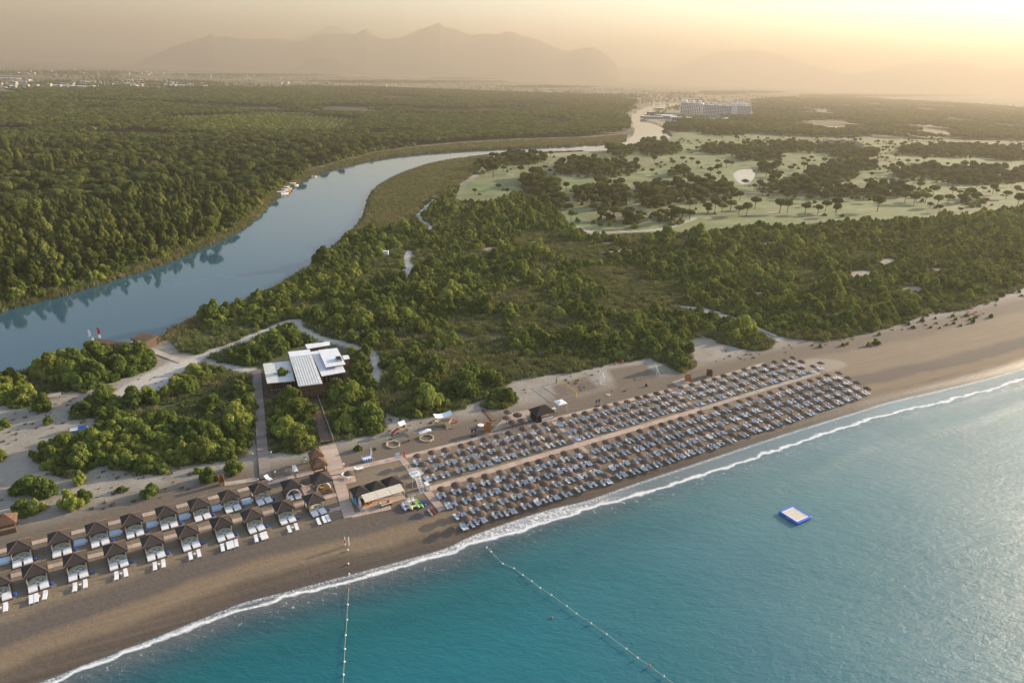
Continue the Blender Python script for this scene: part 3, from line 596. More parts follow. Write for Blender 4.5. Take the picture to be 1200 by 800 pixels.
# sparse dune shrubs at the eastern edge
DUNE = P2([(930, 396), (1000, 384), (1053, 372), (1116, 358), (1200, 332), (1300, 300), (1300, 330), (1200, 362), (1100, 390), (1010, 408), (950, 408)])
X, Y = fill(DUNE, 5.5); k = fbm(X, Y, 22, 77, 3) > .5; place('bush', X[k], Y[k], rng.uniform(.2, .42, k.sum()), 'low sparse shrub on the dunes at the eastern scrub edge', .6)
# golf course pines: clusters and single trees (crown centres in the picture)
def pe(c, z=6): return ell(c, z, 16)
for c in GC:
    pol = pe(c); X, Y = fill(pol, 9); place('bush', X + 2, Y + 1, rng.uniform(.6, 1.1, len(X)), 'shrub under the stone pines of the golf course', .5); X, Y = fill(pol, 7.0, .48); k = fbm(X, Y, 18, 71, 2) > .42; X, Y = X[k], Y[k]; place('stone_pine', X, Y, rng.uniform(.55, 1.05, len(X)), 'stone pine in a wooded clump on the golf course')
X, Y = fill(GOLF, 29); k = (fbm(X, Y, 50, 73, 2) > .5) & (sdf(POND, X, Y) > 8); X, Y = X[k], Y[k]; place('stone_pine', X, Y, rng.uniform(.5, .9, len(X)), 'small stone pine dotted on the golf course'); place('bush', X + 4, Y - 2, rng.uniform(.4, .8, len(X)), 'low shrub in the rough of the golf course', .5)
SG = [(578, 200, 1.3, 'large lone stone pine on the pale fairway nearest the river'), (830, 241, .9, None), (839, 239, .9, None), (847, 239, .85, None), (857, 238, 1.0, None), (867, 242, .9, None), (876, 243, .9, None), (886, 235, 1, None), (915, 240, 1.1, None), (924, 240, .9, None), (945, 241, .95, None), (969, 238, .9, None), (981, 239, .95, None),
      (1030, 238, 1.25, 'lone broad stone pine in the middle of the far fairway'), (1062, 229, 1, None), (1073, 230, 1, None), (1086, 230, 1.05, None), (1095, 222, 1.1, None), (1113, 230, 1.1, None), (1118, 220, .9, None), (1100, 234, 1, None), (1181, 225, 1, None), (1194, 236, 1.1, None), (1165, 220, .9, None), (809, 248, .9, None), (800, 248, .9, None),
      (833, 198, .85, None), (842, 194, .9, None), (852, 190, .9, None), (858, 189, .8, None), (888, 187, .9, None), (943, 192, 1, None), (899, 200, .9, None), (907, 200, .9, None), (927, 195, .9, None), (980, 182, .9, None), (767, 186, .9, None), (789, 187, .9, None), (811, 184, .8, None), (1042, 196, .9, None), (1058, 193, .9, None), (868, 226, .8, None)]
for px, py, s, lb in SG:
    p = P(px, py, 7.5); PL['stone_pine'].append((p.x, p.y, 1.4, s, lb or 'stone pine standing apart on the open fairways', s))
# left bank forest
def forest_fill(poly, s, r0, r1):
    X, Y = fill(poly, s); r = np.hypot(X, Y); k = (r >= r0) & (r < r1); return X[k], Y[k]
X, Y = forest_fill(FOREST, 5.6, 0, 900); d = -sdf(FOREST, X, Y); k = d > 1.5; X, Y, d = X[k], Y[k], d[k]
pn = fbm(X, Y, 90, 41, 3) + np.clip((np.hypot(X, Y) - 480) / 500, -.2, .3)
bushy = (d < 14) & (rng.random(len(X)) < .55) | (rng.random(len(X)) < .12); pine = (pn > .55) & ~bushy; tr_ = ~pine & ~bushy
place('bush', X[bushy], Y[bushy], rng.uniform(.8, 1.4, bushy.sum()), 'shrub at the edge of the forest on the far river bank')
k = pine & (rng.random(len(X)) < .55); place('stone_pine', X[k], Y[k], rng.uniform(.7, 1.15, k.sum()), 'umbrella shaped stone pine in the forest across the river')
k = tr_ & (rng.random(len(X)) < .8); place('tree', X[k], Y[k], rng.uniform(.6, 1.1, k.sum()) * np.clip(.6 + d[k] / 40, .6, 1), 'tall feathery tree in the forest across the river')
p = P(14, 300, 6); PL['stone_pine'].append((p.x, p.y, 1.2, 1.1, 'stone pine with bare trunk at the left edge of the forest', 3))
ORCH = P2([(190, 138), (330, 133), (425, 141), (400, 158), (225, 157)])
FAR = []    # (x, y, scale, key) drawn with the light meshes
X, Y = forest_fill(FOREST, 8.2, 900, 1500); no = ~inside(ORCH, X, Y); k = no & (fbm(X, Y, 120, 51, 3) > .3); FAR.append(('stone_pine', X[k], Y[k], rng.uniform(.8, 1.2, k.sum())))
X, Y = forest_fill(FOREST, 10.5, 1500, 3500); k = fbm(X, Y, 160, 52, 3) > .36; FAR.append(('stone_pine', X[k], Y[k], rng.uniform(1.0, 1.5, k.sum())))
x0, y0 = ORCH.min(0); x1, y1 = ORCH.max(0); gx, gy = np.meshgrid(np.arange(x0, x1, 9.5), np.arange(y0, y1, 9.5)); gx, gy = gx.ravel(), gy.ravel(); a = .18; X = gx * math.cos(a) - gy * math.sin(a); 
cx, cy_ = (x0 + x1) / 2, (y0 + y1) / 2; X = cx + (gx - cx) * math.cos(a) - (gy - cy_) * math.sin(a); Y = cy_ + (gx - cx) * math.sin(a) + (gy - cy_) * math.cos(a); k = inside(ORCH, X, Y)
FAR.append(('bush', X[k], Y[k], rng.uniform(1.0, 1.25, k.sum())))
WOODS = P2([(880, 118), (960, 112), (1060, 118), (1200, 127), (1500, 145), (1500, 168), (1200, 165), (1060, 163), (950, 161), (880, 157), (845, 151), (800, 147), (790, 140), (835, 139), (884, 138)])
X, Y = fill(WOODS, 9.5); k = fbm(X, Y * .4, 90, 61, 3) > .42; FAR.append(('stone_pine', X[k], Y[k], rng.uniform(.9, 1.4, k.sum())))
for c in [(700, 113, 60, 2.2), (560, 92, 60, 1.2), (870, 108, 50, 1.5), (150, 99, 120, 4), (80, 86, 90, 2.5), (480, 96, 120, 1.5), (300, 88, 100, 1.2), (1050, 112, 120, 1.5), (770, 135, 12, 3), (820, 110, 60, 1.2), (640, 102, 60, 1.2)]:
    X, Y = fill(pe(c, 3), 16); k = fbm(X, Y, 70, 63, 3) > .55; FAR.append(('tree', X[k], Y[k], rng.uniform(.6, 1.1, k.sum())))
tt = rng.uniform(R(-42), R(42), 26000); rr_ = 1900 * np.exp(rng.uniform(0, 1.25, 26000)); X = rr_ * np.sin(tt); Y = rr_ * np.cos(tt)
k = ~inside(FOREST, X, Y) & ~inside(GOLF, X, Y) & ~inside(WOODS, X, Y) & (fbm(X * .35, Y, 60, 65, 3) > .60) & (sdf(RIVER, X, Y) > 10); FAR.append(('tree', X[k], Y[k], rng.uniform(.5, 1.1, k.sum())))
def refine(lst):
    by = {}
    for i, p in enumerate(lst): by.setdefault(p[4], []).append(i)
    for lb, ii in by.items():
        if len(ii) < 8: continue
        q = np.array([to_px(lst[i][0], lst[i][1], lst[i][2] + 1.5) for i in ii]); sc = np.array([lst[i][3] for i in ii]); vis = (q[:, 0] > 0) & (q[:, 0] < 1200); v = q[vis] if vis.any() else q
        xs = np.quantile(v[:, 0], (1 / 3, 2 / 3)); med = np.quantile(sc, (.33, .67))
        for j, i in enumerate(ii):
            side = 'left third' if q[j][0] < xs[0] else 'middle' if q[j][0] < xs[1] else 'right third'; sz = 'small' if sc[j] < med[0] else 'big' if sc[j] > med[1] else 'middling'
            p = list(lst[i]); p[4] = sz + ' ' + lb + ', ' + side; lst[i] = tuple(p)
for _l in PL.values(): refine(_l)
# individuals first, the rest as one mass per kind
GRP = {'bush': 'bushes in the coastal scrub', 'stone_pine': 'stone pines of the golf course and forest', 'tree': 'trees of the forest across the river'}
NM = {'bush': ('bush', 'bush'), 'stone_pine': ('stone_pine', 'tree'), 'tree': ('forest_tree', 'tree')}
for kind, lst in PL.items():
    A_ = np.array([(p[0], p[1], p[2], p[3], p[5]) for p in lst]); px = np.array([to_px(a[0], a[1], a[2] + 2) for a in A_])
    vis = (px[:, 0] > 4) & (px[:, 0] < 1196) & (px[:, 1] > 0) & (px[:, 1] < 790)
    score = np.where(vis, A_[:, 4] / np.hypot(A_[:, 0], A_[:, 1]), 0); unique_lb = {}
    for p in lst: unique_lb[p[4]] = unique_lb.get(p[4], 0) + 1
    score = score * np.array([50 if unique_lb[p[4]] == 1 else 1 for p in lst]); order = np.argsort(-score); near = order[:297]; rest = order[297:]
    vi = rng.integers(0, len(KINDS[kind]), len(lst)); rz_ = rng.uniform(0, 6.28, len(lst)); fl = rng.uniform(.8, 1.5, len(lst))
    for i in near:
        x, y, z, s, lb, _ = lst[i]; cm, tm, lm = KINDS[kind][vi[i]]
        o = empty(NM[kind][0], (x, y, z - .05), rz_[i], lb, NM[kind][1], GRP[kind]); o.scale = (s, s, s * fl[i]); obj('crown', cm, o); obj('trunk', tm, o)
    rr = np.hypot(A_[:, 0], A_[:, 1])
    for full, sel in ((True, rest[rr[rest] < 620]), (False, rest[rr[rest] >= 620])):
        if not len(sel): continue
        s3 = np.stack([A_[sel, 3], A_[sel, 3], A_[sel, 3] * fl[sel]], 1); pt = A_[sel, :3] - np.array([0, 0, .05])
        nmv = len(KINDS[kind]); cms = [k_[0 if (full or kind != 'bush') else 2] for k_ in KINDS[kind]]
        scatter({'bush': 'scrub', 'stone_pine': 'pine_wood', 'tree': 'forest'}[kind], cms, pt, rz_[sel], s3, vi[sel])
        if full and kind != 'bush' or kind == 'stone_pine': scatter('tree_trunks', [k_[1] for k_ in KINDS[kind]], pt, rz_[sel], s3, vi[sel])
    print('PLANTS', kind, len(lst))
for key, X, Y, s in FAR:
    Z = np.full(len(X), 1.1); print('FAR', key, len(X))
    scatter({'bush': 'orchard', 'stone_pine': 'distant_forest', 'tree': 'distant_trees'}[key], [k_[2] for k_ in KINDS[key]], np.stack([X, Y, Z], 1), rng.uniform(0, 6.28, len(X)), s * 1.0, rng.integers(0, len(KINDS[key]), len(X)))
# reeds and grasses
def tufts(name, meshes, X, Y, lo, hi, lz=-.1):
    Z = height(X, Y)[0]; k = Z > lz; X, Y, Z = X[k], Y[k], Z[k]; print('TUFT', name, len(X))
    scatter(name, meshes, np.stack([X, Y, Z], 1), rng.uniform(0, 6.28, len(X)), rng.uniform(lo, hi, len(X)), rng.integers(0, len(meshes), len(X)))
X, Y = fill(REED, 1.7); tufts('reed_bed', REEDS, X, Y, .7, 1.5)
X, Y = fill(grow(RIVER, 5.0), 1.7); k = (sdf(RIVER, X, Y) > -1.0) & (np.hypot(X, Y) < 900); tufts('bank_reeds', REEDS, X[k], Y[k], .8, 1.7, -.5)
X, Y = fill(MARSH, 3.2); tufts('marsh_reeds', REEDS, X, Y, 1.0, 2.0)
Xs, Ys = [], []
X, Y = fill(SCRUB, 2.0); k = clear(X, Y) & off(X, Y, TRACKS, .6) & (np.hypot(X, Y) < 520)
for p in OPEN_P: k &= ~inside(p, X, Y)
k &= fbm(X, Y, 9, 88, 3) > .30; tufts('tall_grass', GRASSES, X[k], Y[k], .7, 1.6, .5)
for nm, poly in list(CLUMPS.items()) + [('yard', YARD)]:
    x_, y_ = fill(poly, 2.0); k = clear(x_, y_) & off(x_, y_, TRACKS, .4); Xs.append(x_[k]); Ys.append(y_[k])
X = np.concatenate(Xs); Y = np.concatenate(Ys); tufts('thicket_grass', GRASSES, X, Y, .5, 1.3, .5)
SANDY = P2([(-40, 640), (-60, 480), (80, 460), (200, 430), (300, 520), (560, 470), (700, 425), (960, 395), (1150, 350), (1200, 360), (900, 418), (560, 500), (300, 560)])
X, Y = fill(SANDY, 3.4); k = (fbm(X, Y, 12, 91, 3) > .53); tufts('dune_litter', DRYS, X[k], Y[k], .4, 1.1, .5)

# ============================================================ THE BEACH
TH = R(31.0); G0 = 1.2
def W(x, y, o, th=TH):      # local beach frame -> world
    return (o[0] + x * math.cos(th) - y * math.sin(th), o[1] + x * math.sin(th) + y * math.cos(th))
M_THATCH = mat('thatch', (.135, .10, .08), .95, .45, 5, 1.0, .1, (1, 1, .4), .18)
M_DTHATCH = mat('dark_thatch', (.055, .048, .046), .95, .4, 5, 1.0, .1, (1, 1, .4), .15)
M_BTHATCH = mat('brown_thatch', (.15, .092, .062), .95, .45, 4, 1.0, .1)
M_WOOD = mat('brown_timber', (.20, .12, .075), .8, .35, 3, .4, .2, (.3, 3, 3))
M_DWOOD = mat('dark_timber', (.10, .065, .045), .8, .35, 3, .4, .2, (.3, 3, 3))
M_DECK = mat('deck_boards', (.50, .385, .31), .85, .3, 2.5, .5, .2, (1, 7, 1), .12)
M_DDECK = mat('dark_deck_boards', (.15, .10, .08), .85, .3, 2.5, .5, .2, (1, 7, 1), .10)
M_GDECK = mat('weathered_deck_boards', (.24, .20, .175), .85, .45, 1.2, .5, .2, (1, 5, 1), .2)
M_PALED = mat('pale_deck_boards', (.42, .36, .30), .85, .3, 2.5, .5, .2, (1, 7, 1), .1)
M_STONE = mat('sandstone_slab', (.38, .31, .25), .9, .25, 1.5, .4)
M_WHITE = mat('white_fabric', (.78, .79, .80), .8, .06, 2)
M_WPAINT = mat('white_paint', (.78, .77, .74), .45, .08, 2)
M_LOUNGE = mat('pale_blue_sling', (.64, .69, .76), .7, .12, 3, 0, .2, (1, 1, 1), .1)
M_LBLUE = mat('light_blue_canvas', (.56, .68, .82), .8, .08, 2)
M_SAGE = mat('sage_cushion', (.5, .49, .37), .9, .15, 3)
M_BLUE = mat('blue_plastic', (.03, .11, .42), .4, .15, 2); M_DBLUE = mat('navy_canvas', (.02, .05, .16), .7, .2, 2)
M_RED = mat('red_plastic', (.55, .04, .025), .4, .15, 2); M_ORANGE = mat('orange_plastic', (.75, .16, .03), .45, .2, 3)
M_YEL = mat('yellow_plastic', (.75, .5, .04), .45, .15, 2); M_GREEN = mat('lime_plastic', (.22, .6, .08), .4, .1, 2); M_LIME = mat('pale_yellow_plastic', (.68, .68, .32), .4, .1, 2)
M_LILAC = mat('lilac_plastic', (.55, .48, .66), .4, .1, 2); M_SKY = mat('sky_blue_board', (.3, .6, .8), .35, .1, 2)
M_CREAM = mat('cream_canvas', (.62, .57, .46), .85, .1, 2); M_STEEL = mat('galvanised_steel', (.42, .42, .42), .4, .1, 3, 0, .5, (1, 1, 1), 0, .8)
M_ROOF = mat('pale_metal_roof', (.58, .58, .54), .5, .12, .6, 0, .4, (1, 1, 1), 0); M_ROOFW = mat('white_metal_roof', (.72, .75, .78), .5, .08, .6)
M_DARK = mat('dark_opening', (.02, .018, .016), .9, .2, 2); M_BLACK = mat('black_rubber', (.02, .02, .022), .6, .2, 2)
M_CONC = mat('pale_render', (.50, .48, .44), .85, .12, .3); M_TILE = mat('red_roof_tiles', (.34, .15, .09), .85, .25, 1); M_GLASSH = mat('greenhouse_film', (.55, .60, .58), .5, .15, .1)

# ---- walkways made of deck panels
def walkway(pts, width, m, label, pitch=2.0, z=G0 + .06, name='boardwalk', cat='walkway'):
    root = empty(name, (0, 0, 0), 0, label, cat); w = pts if not isinstance(pts[0], tuple) else [P(a, b) for a, b in pts]; base = {}
    first = None
    for a, b in zip(w[:-1], w[1:]):
        a = Vector((a[0], a[1])); b = Vector((b[0], b[1])); L_ = (b - a).length; n = max(1, round(L_ / pitch)); l = L_ / n; th = math.atan2(b.y - a.y, b.x - a.x)
        key = round(l, 2)
        if key not in base:
            q = MB(); k = 4; sw = l / k
            for j in range(k): q.box(-l / 2 + j * sw + .012, -width / 2, -.2, -l / 2 + (j + 1) * sw - .012, width / 2, .0 + .008 * (j % 2))
            base[key] = q.mesh('deck_panel', m)
        for i in range(n):
            c_ = a + (b - a) * ((i + .5) / n); o = obj('deck_panel', base[key], root, (c_.x, c_.y, z + random.uniform(-.012, .012)), th + random.uniform(-.012, .012))
            o.scale = (.985, 1 + random.uniform(-.02, .02), 1)
    return root
walkway([(363, 459), (382.5, 519)], 2.6, M_DDECK, 'dark timber walkway leading down from the clubhouse', z=G0 + .45)
walkway([(300.5, 434), (307, 520), (311.5, 561)], 2.5, M_GDECK, 'long weathered plank walkway left of the clubhouse', z=G0 + .3)
walkway([(383.5, 522), (394.5, 556)], 4.2, M_DECK, 'wide brown deck between the thatched huts and the play area', z=G0 + .12)
walkway([(395, 557), (410, 606)], 2.5, M_DECK, 'brown boardwalk running to the sea left of the beach bar', z=G0 + .09)
walkway([(403, 551), (473, 535.5)], 1.9, M_DECK, 'brown boardwalk behind the beach bar')
walkway([(475, 535.2), (560, 513), (647, 491.5), (720, 473), (787, 456.5)], 1.5, M_DECK, 'long brown boardwalk along the back of the parasol rows', z=G0 + .055)
walkway([(799, 453.5), (850, 439.5), (896, 426)], 1.5, M_PALED, 'pale slab path behind the farthest parasols')
walkway([(501, 573.6), (679, 521), (820, 480)], 1.9, M_DECK, 'long central boardwalk between the parasol blocks', z=G0 + .075)
walkway([(821, 479.8), (890, 458), (960, 437)], 1.6, M_PALED, 'faded far end of the central boardwalk')
walkway([(471, 537.5), (499, 573)], 1.6, M_DECK, 'short cross boardwalk behind the lifeguard tower', z=G0 + .05)
walkway([(500.5, 576), (518.5, 598)], 1.8, M_DECK, 'short boardwalk stub from the lifeguard tower to the sea')
walkway([(648.5, 494), (677, 519.5)], 1.4, M_DECK, 'upper cross boardwalk beside the thatched kiosk', z=G0 + .045)
walkway([(680, 523.5), (698, 536.5)], 1.4, M_DECK, 'lower cross boardwalk in the middle of the parasol field', z=G0 + .045)
walkway([(788, 459), (818, 479.5)], 1.3, M_DECK, 'upper cross boardwalk near the timber booths', z=G0 + .045)
walkway([(821.5, 482.5), (847, 500)], 1.3, M_DECK, 'lower cross boardwalk between the farthest parasol blocks', z=G0 + .045)
walkway([(412, 604), (458, 594)], 1.6, M_DECK, 'boardwalk on the seaward side of the beach bar')
walkway([(477, 580.5), (497, 575.6)], 1.3, M_DECK, 'short boardwalk from the beach bar to the lifeguard tower')
walkway([(-12, 681), (110, 651), (250, 616), (398, 578.5)], 1.25, M_DECK, 'long narrow boardwalk between the two rows of cabanas', pitch=1.6, z=G0 + .05)
walkway([(-12, 649), (110, 618), (230, 588), (345, 558)], 1.35, M_DECK, 'long narrow boardwalk behind the back row of cabanas', pitch=1.6, z=G0 + .05)
walkway([(347, 557.5), (379, 550)], 1.6, M_DECK, 'boardwalk beneath the thatched huts', z=G0 + .04)
walkway([(383, 599), (403.5, 593.7)], 1.2, M_DECK, 'short boardwalk right of the last front cabana')
walkway([(155, 403), (184, 413), (214, 424.5)], 2.3, M_PALED, 'pale plank walkway leading to the river boathouse', z=G0 + .2)
walkway([(263, 567), (301, 561.5)], 1.6, M_PALED, 'short pale plank path beside the wooden shower hut')
walkway([(566, 478), (579, 493)], 1.2, M_WOOD, 'steep little ramp beside the shower post', z=G0 + .15)
walkway([(868, 377), (909, 394.5)], 2.2, M_PALED, 'boardwalk sunk in the dunes at the edge of the eastern scrub', z=G0 + .35)
def slab_thing(name, quad, m, label, cat, h=.08):
    w = [P(*q) for q in quad]; c_ = sum(w, Vector()) / len(w)
    return MB().slab([(p.x - c_.x, p.y - c_.y) for p in w], -.1, h).obj(name, m, loc=(c_.x, c_.y, G0), label=label, cat=cat)
slab_thing('stone_terrace', [(573, 507), (597, 484), (626, 479), (644, 486), (604, 497)], M_STONE, 'pale stone terrace under the cluster of thatched parasols', 'terrace', .05)
slab_thing('stone_platform', [(787, 448), (801, 443), (811, 450), (798, 454)], M_STONE, 'pale platform in front of the first timber booth', 'platform', .05)
slab_thing('deck_platform', [(402.5, 560.6), (415.6, 557), (417.5, 564.4), (404.4, 567)], M_DECK, 'small square deck below the lone parasol by the bar', 'platform', .07)
slab_thing('deck_platform', [(350, 568), (368, 563), (376, 577), (357, 580)], M_DECK, 'square deck around the withered parasol', 'platform', .045)

# ---- thatched parasols
def parasol_mesh(r, m, name='canopy', seed=0):
    random.seed(seed); q = MB(); n = 18
    q.lathe([(r * .98, 1.96), (r, 2.04), (r * .82, 2.20), (r * .79, 2.24), (r * .55, 2.38), (r * .52, 2.42), (r * .25, 2.53), (r * .10, 2.62), (.02, 2.66)], n, jit=.045)
    q.lathe([(r * .97, 2.0), (.05, 2.42)], n); return q.mesh(name, m)
PAR = [parasol_mesh(1.24, M_THATCH, seed=s) for s in (1, 2, 3)]; POLE = MB().tube((0, 0, 0), (0, 0, 2.42), .06, .05, 8).mesh('pole', M_WOOD)
_p0 = {}
def parasol(x, y, label, s=1.0, can=None, group='thatched beach parasols', z=None):
    o = empty('thatched_parasol', (x, y, gz(x, y) if z is None else z), random.uniform(0, 6), label, 'parasol', group); o.scale = (s * random.uniform(.95, 1.05),) * 2 + (random.uniform(.95, 1.04),)
    obj('canopy', can or random.choice(PAR), o).rotation_euler = (random.gauss(0, .06), random.gauss(0, .06), 0); obj('pole', POLE, o); return o
# lounger: sling bed with raised back, on a frame
def lounger_mesh(back):
    q = MB(); a = math.radians(back); q.cbox(0, -.65, .33, .62, 1.3, .07)
    L_ = .72; y1, z1 = math.cos(a) * L_, math.sin(a) * L_
    q.add([(-.31, 0, .30), (.31, 0, .30), (.31, y1, .30 + z1), (-.31, y1, .30 + z1), (-.31, 0, .37), (.31, 0, .37), (.31, y1, .37 + z1), (-.31, y1, .37 + z1)], [(0, 3, 2, 1), (4, 5, 6, 7), (0, 1, 5, 4), (1, 2, 6, 5), (2, 3, 7, 6), (3, 0, 4, 7)])
    for sx in (-.27, .27):
        for sy in (-1.2, -.1): q.cbox(sx, sy, .15, .05, .05, .3)
        q.cbox(sx * 1.15, -.3, .28, .04, 2.0, .05)
    return q.mesh('sun_lounger', M_LOUNGE)
LNG = [lounger_mesh(28), lounger_mesh(50), lounger_mesh(8)]
TBL = MB().cbox(0, 0, .36, .42, .42, .04).cbox(0, 0, .17, .10, .10, .34).cbox(0, 0, .02, .3, .3, .04).mesh('side_table', M_WPAINT)
def on_ground(px, py, h):
    z = G0
    for _ in range(6): q = P(px, py, z + h); z = z * .4 + gz(q.x, q.y) * .6
    return P(px, py, z + h)
BLOCKS = [   # name, rows of (first canopy, last canopy, count), canopy centres traced at height 2.4
 ('upper left block', [((490.3, 533.5), (640.9, 495.4), 11), ((496.8, 542), (649.6, 502.5), 11), ((505, 551.5), (658.7, 510.5), 11)]),
 ('upper middle block', [((660, 489.4), (782.4, 457.4), 11), ((670.4, 497.4), (792, 463.6), 11), ((679.6, 505.6), (802, 469), 11)]),
 ('upper far block', [((799, 453), (929.6, 418), 12), ((810, 459), (939.6, 422.4), 12), ((819.6, 465), (962, 425), 13)]),
 ('lower left block', [((518.9, 571.8), (677.8, 526.3), 11), ((528.9, 582.2), (688, 535.4), 11), ((537.4, 594), (699, 544.8), 11), ((545.6, 606.5), (710.3, 555.2), 11)]),
 ('lower middle block', [((699, 520.4), (822.4, 482.4), 11), ((708.4, 529), (834, 490.5), 11), ((720, 538.4), (845.5, 499.2), 11), ((731, 548.4), (857.6, 508), 11)]),
 ('lower far block', [((839.6, 477.4), (982.4, 436), 13), ((848.4, 487), (994, 442), 13), ((861.6, 494), (1005, 447.6), 13), ((873.6, 501.6), (1017, 454), 13)])]
ROWN = {3: ['back row', 'middle row', 'front row'], 4: ['back row', 'second row', 'third row', 'front row']}
LOUNGE = []; SETS = []
for bn, rows in BLOCKS:
    for ri, (a, b_, n) in enumerate(rows):
        A3, B3 = on_ground(*a, 2.3), on_ground(*b_, 2.3); rn = ROWN[len(rows)][ri]
        for i in range(n):
            c_ = on_ground(*to_px(*A3.lerp(B3, i / (n - 1))), 2.3); x, y = c_.x + random.gauss(0, .2), c_.y + random.gauss(0, .2); z = gz(x, y)
            parasol(x, y, f'thatched parasol, {ORD[i]} from the left in the {rn} of the {bn}', z=z)
            tri = random.random() < .38; side = random.choice((-1, 1)); xs = [-.72, .72] + ([1.45 * side] if tri else [])
            sh = -.35 * side if tri else 0; lean = random.uniform(-.08, .08)
            names = {1: {-.72: 'left', .72: 'middle', 1.45: 'right'}, -1: {-1.45: 'left', -.72: 'middle', .72: 'right'}}[side] if tri else {-.72: 'left', .72: 'right'}
            SETS.append((x, y, z, sh, f'small white table under the {ORD[i]} parasol, {rn}, {bn}'))
            for dx in xs:
                px_, py_ = W(dx + sh, .25 + random.uniform(-.15, .15), (x, y)); LOUNGE.append((px_, py_, z, TH + lean + random.uniform(-.06, .06), random.choice((0, 0, 1, 2)), f'{names[dx]} lounger under the {ORD[i]} parasol from left, {rn}, {bn}'))
LOUNGE.sort(key=lambda t: math.hypot(t[0], t[1]))
for x, y, z, th, k, lb in LOUNGE[:290]: obj('sun_lounger', LNG[k], loc=(x, y, z), rz=th, label=lb, cat='lounger', group='sun loungers under the thatched parasols')
rest = LOUNGE[290:]
scatter('far_loungers', LNG, [(t[0], t[1], t[2]) for t in rest], [t[3] for t in rest], np.ones(len(rest)), [t[4] for t in rest])
for x, y, z, sh, lb in SETS: q = W(sh, .1, (x, y)); obj('side_table', TBL, loc=(q[0], q[1], z), rz=TH, label=lb, cat='table', group='small tables between the loungers')
# other parasols
for i, (px, py) in enumerate([(595.4, 481), (607, 484), (594, 488.4), (601, 493), (613, 490.6)]):
    p = P(px, py, G0 + 2.4); parasol(p.x, p.y, ['upper left parasol of the cluster left of the thatched kiosk', 'parasol touching the kiosk side of the small cluster', 'middle left parasol of the cluster on the stone terrace', 'lowest parasol of the cluster on the stone terrace', 'right hand parasol of the cluster on the stone terrace'][i], 1.05, group='parasols on the stone terrace')
p = P(410, 552.8, G0 + 2.4); parasol(p.x, p.y, 'lone thatched parasol between two white sunbeds behind the bar', 1.05)
M_WITH = mat('withered_thatch', (.12, .09, .065), .95, .5, 5, 1.0)
p = P(359.5, 563, G0 + 2.3); parasol(p.x, p.y, 'withered dark parasol between the last two back row cabanas', 1.1, parasol_mesh(1.3, M_WITH, seed=9))

# ---- cabanas
def pyramid(q, cx, cy, s, z0, z1, t=.12, hip=0.0):
    h = s / 2; q.add([(cx - h, cy - h, z0), (cx + h, cy - h, z0), (cx + h, cy + h, z0), (cx - h, cy + h, z0), (cx - hip, cy, z1), (cx + hip, cy, z1)] if hip else [(cx - h, cy - h, z0), (cx + h, cy - h, z0), (cx + h, cy + h, z0), (cx - h, cy + h, z0), (cx, cy, z1)],
        [(0, 1, 5, 4), (1, 2, 5), (2, 3, 4, 5), (3, 0, 4), (3, 2, 1, 0)] if hip else [(0, 1, 4), (1, 2, 4), (2, 3, 4), (3, 0, 4), (3, 2, 1, 0)])
    q.box(cx - h, cy - h, z0 - t, cx + h, cy + h, z0 - .005); return q
def make_cabana():
    root = empty('cabana', (0, 0, 0))
    pyramid(MB(), 0, 0, 3.9, 2.45, 3.75).obj('roof', M_DTHATCH, root)
    rd = MB()
    for sx in (-1, 1):
        for sy in (-1, 1): rd.tube((sx * 1.95, sy * 1.95, 2.47), (0, 0, 3.78), .05, .04, 5)
    rd.obj('ridge_pole', M_WOOD, root)
    po = MB().tube((0, 0, 0), (0, 0, 2.4), .07, .07, 8).mesh('post', M_WOOD)
    for sx in (-1, 1):
        for sy in (-1, 1): obj('post', po, root, (sx * 1.6, sy * 1.6, 0))
    MB().box(-1.75, -3.6, .05, 1.75, 1.75, .22).obj('platform', M_DWOOD, root)
    c_ = MB()
    for k in range(5): c_.tube((0, k * .09, .25), (0, k * .05, 2.35), .09, .05, 6)
    cm = c_.mesh('curtain', M_WHITE)
    for sx, sy in ((-1, -1), (1, -1), (-1, 1), (1, 1)):
        o = obj('curtain', cm, root, (sx * 1.48, sy * 1.45, 0)); o.scale = (1, -sy, 1)
    ms = MB().box(-.68, -1.0, 0, .68, 1.0, .24).box(-.62, .55, .24, .62, .98, .34)
    mm = ms.mesh('mattress', M_WHITE)
    for sx in (-.86, .86): obj('mattress', mm, root, (sx, -2.5, .24))
    # curved sage sofa at the back of the beds
    s_ = MB()
    for k in range(9):
        a0 = math.pi * (k / 9); a1 = math.pi * ((k + 1) / 9); r0, r1 = 1.0, 1.5
        s_.slab([(r0 * math.cos(a0), r0 * math.sin(a0) - 1.35), (r1 * math.cos(a0), r1 * math.sin(a0) - 1.35), (r1 * math.cos(a1), r1 * math.sin(a1) - 1.35), (r0 * math.cos(a1), r0 * math.sin(a1) - 1.35)], .24, .8)
    s_.obj('sofa_back', M_SAGE, root); MB().lathe([(1.0, .24), (1.0, .45), (.02, .46)], 16, (0, -1.2, 0)).obj('seat_cushion', M_SAGE, root)
    MB().cbox(0, -1.3, .62, .5, .5, .05).cbox(0, -1.3, .5, .1, .1, .24).obj('low_table', M_WHITE, root)
    for sx in (-.5, .5): MB().cbox(sx, -.75, .56, .4, .25, .2).obj('cushion', M_WHITE, root)
    return root
cab0 = make_cabana(); used0 = False
FRONTC = [(-4, 681), (40, 668.5), (87.5, 656), (134.4, 644), (178, 634), (219, 623), (259, 613), (295, 604), (332, 594.3), (367.5, 585.5)]
BACKC = [(22, 641), (69, 630), (113, 619.3), (154, 609.3), (194.5, 600), (232.5, 590.8), (268, 581.3), (304, 573)]
WLNG = []
